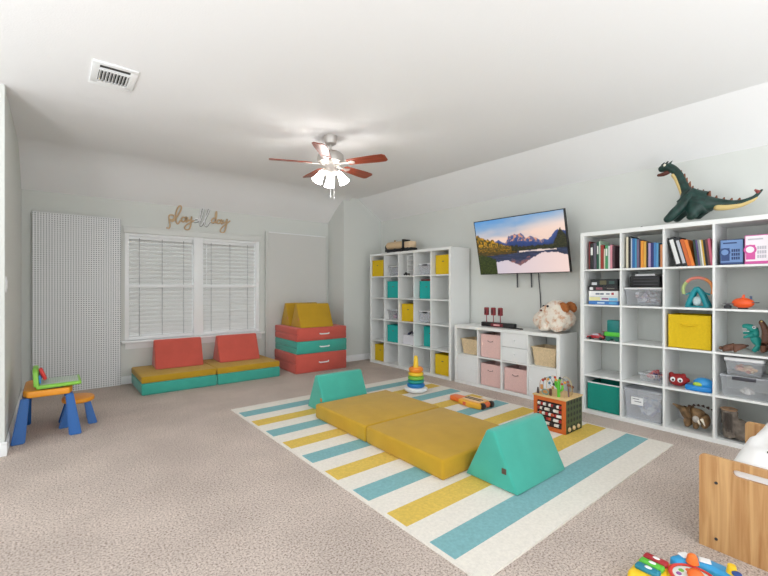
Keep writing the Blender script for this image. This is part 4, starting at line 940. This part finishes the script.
t = thing('musical_toy', 'long yellow and orange musical toy lying on the rug', 'toy', (3.50, 2.88, zr), rz=R(0))
oy = plain((242, 178, 54), 0.4); oo = plain((240, 120, 54), 0.4)
MB().prism([(-.11, -.235), (.09, -.235), (.125, -.12), (.10, .06), (-.10, .06), (-.13, -.10)], 0, .055, 'Z', .014, 3).build('body', oy, t)
MB().prism([(-.075, .05), (.075, .05), (.06, .21), (.035, .235), (-.035, .235), (-.06, .21)], 0.004, .05, 'Z', .012, 3).build('grip', oo, t)
MB().prism([(-.07, -.20), (.06, -.20), (.075, -.10), (.06, .035), (-.06, .035), (-.08, -.10)], .0555, .0645, 'Z', .003, 1).build('top_plate', plain((244, 206, 160), 0.4), t)
for i, x in enumerate((-.035, .008)): MB().box(x, x+.018, -.18, .02, .0646, .0685, .001, 1).build('slot', M['dark'], t)
MB().prism([(-.125, -.09), (-.10, -.20), (-.098, -.20), (-.12, -.02)], .014, .046, 'Z').build('side_print', plain((226, 104, 70)), t)
for x in (-.07, .07): MB().cone((x-.012, -.245, .034), (x+.012, -.245, .034), .033).build('wheel', M['dark'], t)
MB().ell((.0, -.245, .04), (.045, .025, .03)).build('nose', plain((226, 110, 60)), t)

t = thing('activity_cube', 'wooden activity cube with orange bead frame and wire maze on the rug', 'toy', (3.385, 1.742, zr))
D, W_, H_ = 0.295, 0.295, 0.285
gr = dots_material('green_lattice', (72, 84, 50), (26, 30, 22), 0.052, 0.017, 'XZ')
MB().box(0.012, D-0.006, 0.012, W_-0.006, 0.004, H_-0.004).build('core', plain((44, 30, 26), 0.7), t)
MB().box(0, .014, 0, .032, 0, H_).box(0, .014, W_-.032, W_, 0, H_).box(0, .014, .032, W_-.032, 0, .034).box(0, .014, .032, W_-.032, H_-.032, H_).build('front_frame', plain((206, 100, 36), 0.5), t)
MB().box(.014, D, -0.001, .0115, 0, H_).build('side_panel', gr, t)
MB().box(.014, D, W_-.0055, W_, 0, H_).build('side_panel', gr, t)
cols = [(238, 234, 226), (170, 40, 40), (240, 236, 230), (46, 36, 34), (228, 220, 206), (206, 90, 50)]
for r_ in range(5):
    z = .058+r_*.041
    rod = MB().cone((.006, .03, z), (.006, W_-.03, z), .003, seg=8).build('bead_rod', M['steel'], t)
    s = MB(); rnd = random.Random(r_); y = .045
    while y < W_-.045:
        s.cone((.006, y-.010, z), (.006, y+.010, z), .0135, .0135, 12, rnd.randrange(len(cols))); y += rnd.choice((.0215, .0215, .03))
    s.build('beads', [plain(c) for c in cols], rod)
for x in (.06, .14, .22): MB().ell((x, -.006, .035), (.02, .012, .02), 14).build('wheel_knob', plain((216, 186, 140), 0.5), t)
MB().box(-.008, D+.008, -.008, W_+.008, H_, H_+.014, .004).build('top_board', M['pale_wood'], t)
zt_ = H_+.014
s = MB()
for i, cc in enumerate(((200, 60, 50), (60, 90, 170), (230, 190, 60))):
    s.tube([(.04+.07*i, .03, zt_), (.05+.07*i, .05, zt_+.12), (.03+.08*i, .11, zt_+.15), (.09+.05*i, .16, zt_+.06), (.04+.08*i, .21, zt_+.14), (.06+.06*i, .265, zt_+.10), (.06+.06*i, .27, zt_)], .0024, 6, mi=i, smooth=5)
s.build('wire_maze', [plain((190, 150, 120)), plain((110, 110, 130)), plain((210, 190, 130))], t)
bc = [(190, 60, 50), (226, 166, 60), (60, 60, 66), (206, 150, 90), (70, 130, 150), (150, 90, 60)]
for i, (x, y, z) in enumerate([(.05, .055, .115), (.035, .10, .148), (.06, .135, .10), (.09, .16, .062), (.075, .185, .10), (.045, .21, .138), (.055, .235, .12), (.11, .06, .12), (.12, .11, .148), (.14, .155, .065), (.13, .21, .138), (.16, .06, .118), (.2, .2, .13), (.17, .25, .108)]):
    MB().ell((x, y, zt_+z), (.012, .012, .012), 10).build('maze_bead', plain(bc[i % len(bc)]), t)
gp_ = plain((92, 190, 52), 0.45)
s = MB().tube([(.05, .085, zt_), (.05, .085, zt_+.12), (.05, .075, zt_+.15)], .013, 10, smooth=3).tube([(.05, .085, zt_+.05), (.04, .05, zt_+.07), (.04, .045, zt_+.11)], .010, 8, smooth=3).tube([(.05, .085, zt_+.07), (.06, .115, zt_+.09), (.06, .118, zt_+.13)], .010, 8, smooth=3)
s.build('green_plant', gp_, t)
MB().box(.03, .045, .17, .235, zt_+.012, zt_+.05, .006).cone((.037, .185, zt_), (.037, .185, zt_+.02), .006).cone((.037, .222, zt_), (.037, .222, zt_+.02), .006).box(.032, .044, .225, .25, zt_+.04, zt_+.085, .005).build('tan_animal', plain((200, 140, 80)), t)
MB().box(.03, .042, .14, .165, zt_, zt_+.06, .005).build('brown_block', plain((90, 56, 40)), t)
MB().cone((.03, .27, zt_), (.03, .27, zt_+.055), .012, .006, 12).build('dark_peg', plain((60, 44, 40)), t)
MB().tube([(.03, .2+.03*math.cos(R(a)), zt_+.025+.022*math.sin(R(a))) for a in range(0, 360, 30)], .006, 8, closed=True).build('grey_wheel', plain((120, 150, 140)), t)
for x, y, h_ in ((.12, .03, .10), (.2, .04, .07)): MB().cone((x, y, zt_), (x, y, zt_+h_), .007, .004, 10).ell((x, y, zt_+h_), (.016, .016, .013), 12).build('brown_tree', plain((126, 74, 50)), t)

# ------------------------------------------------------------------ toy desk and stool by the left wall
t = thing('toy_desk', 'orange toy desk on blue legs against the left wall', 'desk', (-0.03, 4.74, 0))
od = plain((240, 156, 36), 0.4); bd = plain((12, 92, 166), 0.4)
MB().prism([(-.135, -.29), (.145, -.29), (.165, -.20), (.165, .22), (.12, .28), (-.12, .28), (-.165, .22), (-.165, -.22)], .352, .408, 'Z', .012, 3).build('desk_top', od, t)
for (x, y, sx, sy) in ((-.15, -.255, -.055, -.05), (.14, -.255, .055, -.045), (-.15, .235, -.03, .04), (.135, .235, .05, .04)):
    a, b = Vector((x, y, .353)), Vector((x+sx*.75, y+sy, 0))
    bmx = bmesh.new()
    def rr(c, wx, wy): return [bmx.verts.new((c.x+dx*wx, c.y+dy*wy, c.z)) for dx, dy in ((-1, -1), (1, -1), (1, 1), (-1, 1))]
    q0, q1 = rr(b, .045, .034), rr(a, .028, .026)
    bmx.faces.new(q0[::-1]); bmx.faces.new(q1)
    for i in range(4): bmx.faces.new((q0[i], q0[(i+1) % 4], q1[(i+1) % 4], q1[i]))
    bmesh.ops.bevel(bmx, geom=bmx.edges[:], offset=.008, segments=2, affect='EDGES')
    mm = MB(); mm._add(bmx); mm.build('leg', bd, t)
t = thing('drawing_board', 'green drawing board case lying open on the orange toy desk', 'toy', (-0.03, 4.62, 0.418))
gd = plain((136, 200, 70), 0.4)
tilt = Matrix.Rotation(R(-1), 4, 'Y')
MB().box(-.08, .225, -.17, .17, .0, .030, .010, 3).xform(tilt).build('tray', gd, t)
MB().box(-.055, .205, -.145, .145, .0305, .033).xform(tilt).build('drawing_sheet', dots_material('drawing_grid', (206, 214, 200), (160, 184, 172), 0.012, 0.004, 'XY'), t)
X = Matrix.Translation((-.075, 0, .02)) @ Matrix.Rotation(R(-4), 4, 'Y')
MB().prism([(-.17, 0), (.17, 0), (.15, .12), (.10, .145), (-.10, .145), (-.15, .12)], -.02, .016, 'X', .008, 2).xform(X).build('back_panel', gd, t)
MB().box(.0165, .030, -.15, -.10, .02, .09, .006).xform(X).build('blue_pad', plain((60, 140, 206)), t)
MB().box(.020, .046, -.10, -.04, .03, .135, .008).xform(X @ Matrix.Translation((.035, 0, 0)) @ Matrix.Rotation(R(-16), 4, 'Y')).build('red_clip', plain((216, 50, 44)), t)
MB().box(.0165, .034, .02, .11, .03, .10, .006).xform(X).build('dark_blue_pad', plain((36, 76, 140)), t)
MB().box(-.06, .10, -.16, .16, -.004, .004).build('foot', M['dark'], t)
t = thing('toy_stool', 'small orange stool on blue legs beside the toy desk', 'stool', (0.185, 4.80, 0), rz=R(0))
MB().prism([(.125*math.cos(R(a)), .15*math.sin(R(a))) for a in range(0, 360, 15)], .205, .245, 'Z', .012, 3).build('seat', od, t)
for (x, y) in ((.065, -.08), (-.07, -.08), (.065, .08), (-.07, .08)):
    a, b = Vector((x, y, .206)), Vector((x*1.6, y*1.3, 0))
    bmx = bmesh.new(); q0, q1 = rr(b, .036, .03), rr(a, .024, .024)
    bmx.faces.new(q0[::-1]); bmx.faces.new(q1)
    for i in range(4): bmx.faces.new((q0[i], q0[(i+1) % 4], q1[(i+1) % 4], q1[i]))
    bmesh.ops.bevel(bmx, geom=bmx.edges[:], offset=.007, segments=2, affect='EDGES')
    mm = MB(); mm._add(bmx); mm.build('leg', bd, t)

# ------------------------------------------------------------------ wooden toy bin, front right
BX0, BX1, BY1, BY0, BH = 2.49, 3.31, 0.60, 0.02, 0.45
t = thing('wooden_toy_bin', 'wooden toy bin with slotted end panels at the lower right', 'toy bin', (BX0, BY1, 0), rz=R(-2.6))
def end_panel(x0, x1, w):
    # outline with rounded top corners and an oval hand slot, extruded along x
    r = .022; out = [(0, 0), (0, BH-r)]
    out += [(-r+r*math.cos(R(a)), BH-r+r*math.sin(R(a))) for a in range(0, 91, 15)]
    out += [(-w+r-r*math.cos(R(90-a)), BH-r+r*math.sin(R(90-a))) for a in range(0, 91, 15)] + [(-w, 0)]
    hc = -w/2; hz = .397; hl = .16; hr = .0165
    hole = [(hc+hl-hr+hr*math.cos(R(a)), hz+hr*math.sin(R(a))) for a in range(-90, 91, 15)] + [(hc-hl+hr+hr*math.cos(R(a)), hz+hr*math.sin(R(a))) for a in range(90, 271, 15)]
    b = bmesh.new()
    def loop(pts, x): return [b.verts.new((x, p[0], p[1])) for p in pts]
    loops = []
    for x in (x0, x1):
        o, h = loop(out, x), loop(hole, x)
        es = [b.edges.new((l[i], l[(i+1) % len(l)])) for l in (o, h) for i in range(len(l))]
        bmesh.ops.triangle_fill(b, use_beauty=True, use_dissolve=False, edges=es)
        loops.append((o, h))
    for k in (0, 1):
        A_, B_ = loops[0][k], loops[1][k]
        for i in range(len(A_)): b.faces.new((A_[i], A_[(i+1) % len(A_)], B_[(i+1) % len(B_)], B_[i]))
    bmesh.ops.recalc_face_normals(b, faces=b.faces)
    m = MB(); m._add(b); return m
w_ = BY1-BY0
f = end_panel(0, .018, w_).build('end_panel', M['bin_wood'], t)
end_panel(BX1-BX0-.018, BX1-BX0, w_).build('end_panel', M['bin_wood'], t)
MB().box(.018, BX1-BX0-.018, -.062, -.044, .02, .30).build('side_panel', M['bin_wood'], t)
MB().box(.018, BX1-BX0-.018, -w_+.02, -w_+.038, .02, .30).build('side_panel', M['bin_wood'], t)
MB().box(.018, BX1-BX0-.018, -w_+.038, -.062, .03, .045).build('bottom_panel', M['bin_wood'], t)
for z in (.325, .055): MB().lathe([(0, 0), (.007, 0), (.006, .004), (0, .005)], (0, -.068, z), 12, X=Matrix.Rotation(R(-90), 4, 'Y')).build('bolt', M['dark'], f)
# white blanket heaped in the bin
bx = MB(); b = bmesh.new(); gx, gy = 36, 26
x0, x1, y0, y1 = BX0+.020, BX1-.020, BY0+.015, BY1-.035
def hgt(u, v):
    e = min(1, .55+u/.3, (1-u)/.10, v/.16, (1-v)/.24); e = max(0, e); e = e*e*(3-2*e)
    return .312 + e*(.175 + .05*math.sin(min(1, u/.75)*math.pi*.6) + .045*noise.noise(Vector((u*3.1, v*3.7, 1.2))) + .02*noise.noise(Vector((u*8, v*7, 4))))
top = [[b.verts.new((x0+(x1-x0)*i/gx, y0+(y1-y0)*j/gy, hgt(i/gx, j/gy))) for i in range(gx+1)] for j in range(gy+1)]
for j in range(gy):
    for i in range(gx): b.faces.new((top[j][i], top[j][i+1], top[j+1][i+1], top[j+1][i]))
edge = [top[0][i] for i in range(gx+1)] + [top[j][gx] for j in range(1, gy+1)] + [top[gy][i] for i in range(gx-1, -1, -1)] + [top[j][0] for j in range(gy-1, 0, -1)]
low = [b.verts.new((v.co.x, v.co.y, .301)) for v in edge]
for i in range(len(edge)): b.faces.new((edge[i], low[i], low[(i+1) % len(low)], edge[(i+1) % len(low)]))
b.faces.new(low); bmesh.ops.recalc_face_normals(b, faces=b.faces)
bx._add(b)
bo = bx.build('white_blanket', mat('white_cloth', (236, 234, 232), 0.9, bump=0.1, scale=160), sharp=80)
bo.matrix_world = Matrix.Translation((BX0, BY1, 0)) @ Matrix.Rotation(R(-2.6), 4, 'Z') @ Matrix.Translation((-BX0, -BY1, 0))
tag(bo, 'white blanket heaped inside the wooden toy bin', 'blanket')
pts = []
for i in range(13):
    u = .10+.035*i; v = .62-.02*i
    pts.append((x0+(x1-x0)*u, y0+(y1-y0)*v, hgt(u, v)+.004))
MB().tube(pts, .006, 8, smooth=2).build('dark_strap', M['black'], bo)

# activity toy in the foreground
t = thing('activity_toy', 'yellow and blue activity toy with buttons and dial on the carpet', 'toy', (2.03, 0.50, 0), rz=0)
def L2(x, y, z=0): return (x-2.03, y-0.50, z)
yl = plain((244, 200, 34), 0.35); bu = plain((52, 158, 214), 0.35)
MB().box(-.165, .0, .075, .20, 0, .088, .022, 3, X=Matrix.Translation((0, 0, 0)) @ Matrix.Rotation(R(0), 4, 'Z')).build('button_console', yl, t)
for (x, cc) in ((-.015, (170, 34, 44)), (-.062, (92, 190, 60)), (-.108, (26, 126, 150))):
    k = MB().box(x-.019, x+.019, .092, .182, .086, .106, .008, 3).build('button', plain(cc, 0.35), t)
    MB().ell((x, .135, .1065), (.010, .014, .002), 12).build('button_mark', M['white'], k)
MB().lathe([(0, 0), (.12, 0), (.125, .03), (.11, .075), (.085, .085), (0, .085)], L2(2.02, .505), 32).build('dial_base', yl, t)
MB().lathe([(.070, .085), (.080, .088), (.086, .094), (.078, .098), (.070, .094)], L2(2.02, .505), 32).build('dial_ring', plain((214, 60, 50), 0.35), t)
MB().lathe([(0, .086), (.072, .086), (.072, .091), (0, .091)], L2(2.02, .505), 28).build('dial_face', plain((232, 232, 226)), t)
s = MB(); pc = [(70, 150, 210), (230, 110, 60), (120, 190, 80), (150, 90, 160), (240, 200, 70)]
for i in range(10):
    a = R(36*i); s.ell((2.02-2.03+.048*math.cos(a), .005+.048*math.sin(a), .0915), (.012, .010, .003), 10, i % 5)
s.build('dial_pictures', [plain(c) for c in pc], t)
MB().ell(L2(2.03, .50, .10), (.03, .03, .022), 16).build('turn_knob', plain((240, 110, 40), 0.35), t)
arc = [(.055, .112), (.10, .092), (.145, .058), (.168, .0), (.168, -.06), (.152, -.11), (.125, -.15)]
bs = MB()
inner = [(x*.60-.006, y*.62) for x, y in arc]
bs.prism(arc+inner[::-1], .0, .103, 'Z', .016, 3).build('blue_arch', bu, t)
for (x, y, rz) in ((.105, .065, 30), (.128, .000, 70)): MB().box(-.021, .021, -.018, .018, .1025, .109, .003, 1, X=Matrix.Translation((x, y, 0)) @ Matrix.Rotation(R(-rz), 4, 'Z')).build('white_tile', M['white'], t)
MB().cone(L2(2.112, .532, .10), L2(2.112, .532, .128), .024, .018, 14).ell(L2(2.112, .532, .126), (.017, .017, .012), 12).build('orange_knob', plain((240, 120, 40), 0.35), t)
MB().cone(L2(2.155, .41, .10), L2(2.155, .41, .135), .02, .014, 14).build('yellow_knob', yl, t)
MB().ell(L2(2.135, .39, .118), (.018, .018, .008), 12).build('navy_dot', plain((30, 70, 140)), t)

# ------------------------------------------------------------------ light and camera
w = bpy.data.worlds.new('sky'); bpy.context.scene.world = w; w.use_nodes = True
bg = w.node_tree.nodes['Background']; bg.inputs['Color'].default_value = (0.91, 0.965, 1.0, 1); bg.inputs['Strength'].default_value = 1.45
fill_light = bpy.data.lights.new('ceiling_fill', 'SPOT'); fill_light.energy = 78; fill_light.spot_size = R(165); fill_light.spot_blend = 0.6; fill_light.shadow_soft_size = 0.2; fill_light.color = (0.97, 0.985, 1.0)
for p in ((2.0, -1.2, 0.7), (-1.4, 1.6, 0.7)):  # unseen upward spots added to brighten the ceiling, no fitting modelled
    lo = bpy.data.objects.new('ceiling_fill', fill_light); C.objects.link(lo); lo.location = p; lo.rotation_euler = (R(180), 0, 0)
cam = bpy.data.cameras.new('camera'); cam.sensor_width = 36; cam.lens = 36*410/768; cam.shift_y = -1/768
co = bpy.data.objects.new('camera', cam); C.objects.link(co)
co.location = (0, 0, 1.27); co.rotation_euler = (R(90), 0, -math.atan(331/410))
sc = bpy.context.scene; sc.camera = co
sc.view_settings.view_transform = 'Standard'; sc.view_settings.look = 'None'; sc.view_settings.gamma = 1.0; sc.view_settings.use_curve_mapping = False
sc.view_settings.exposure = 0.74
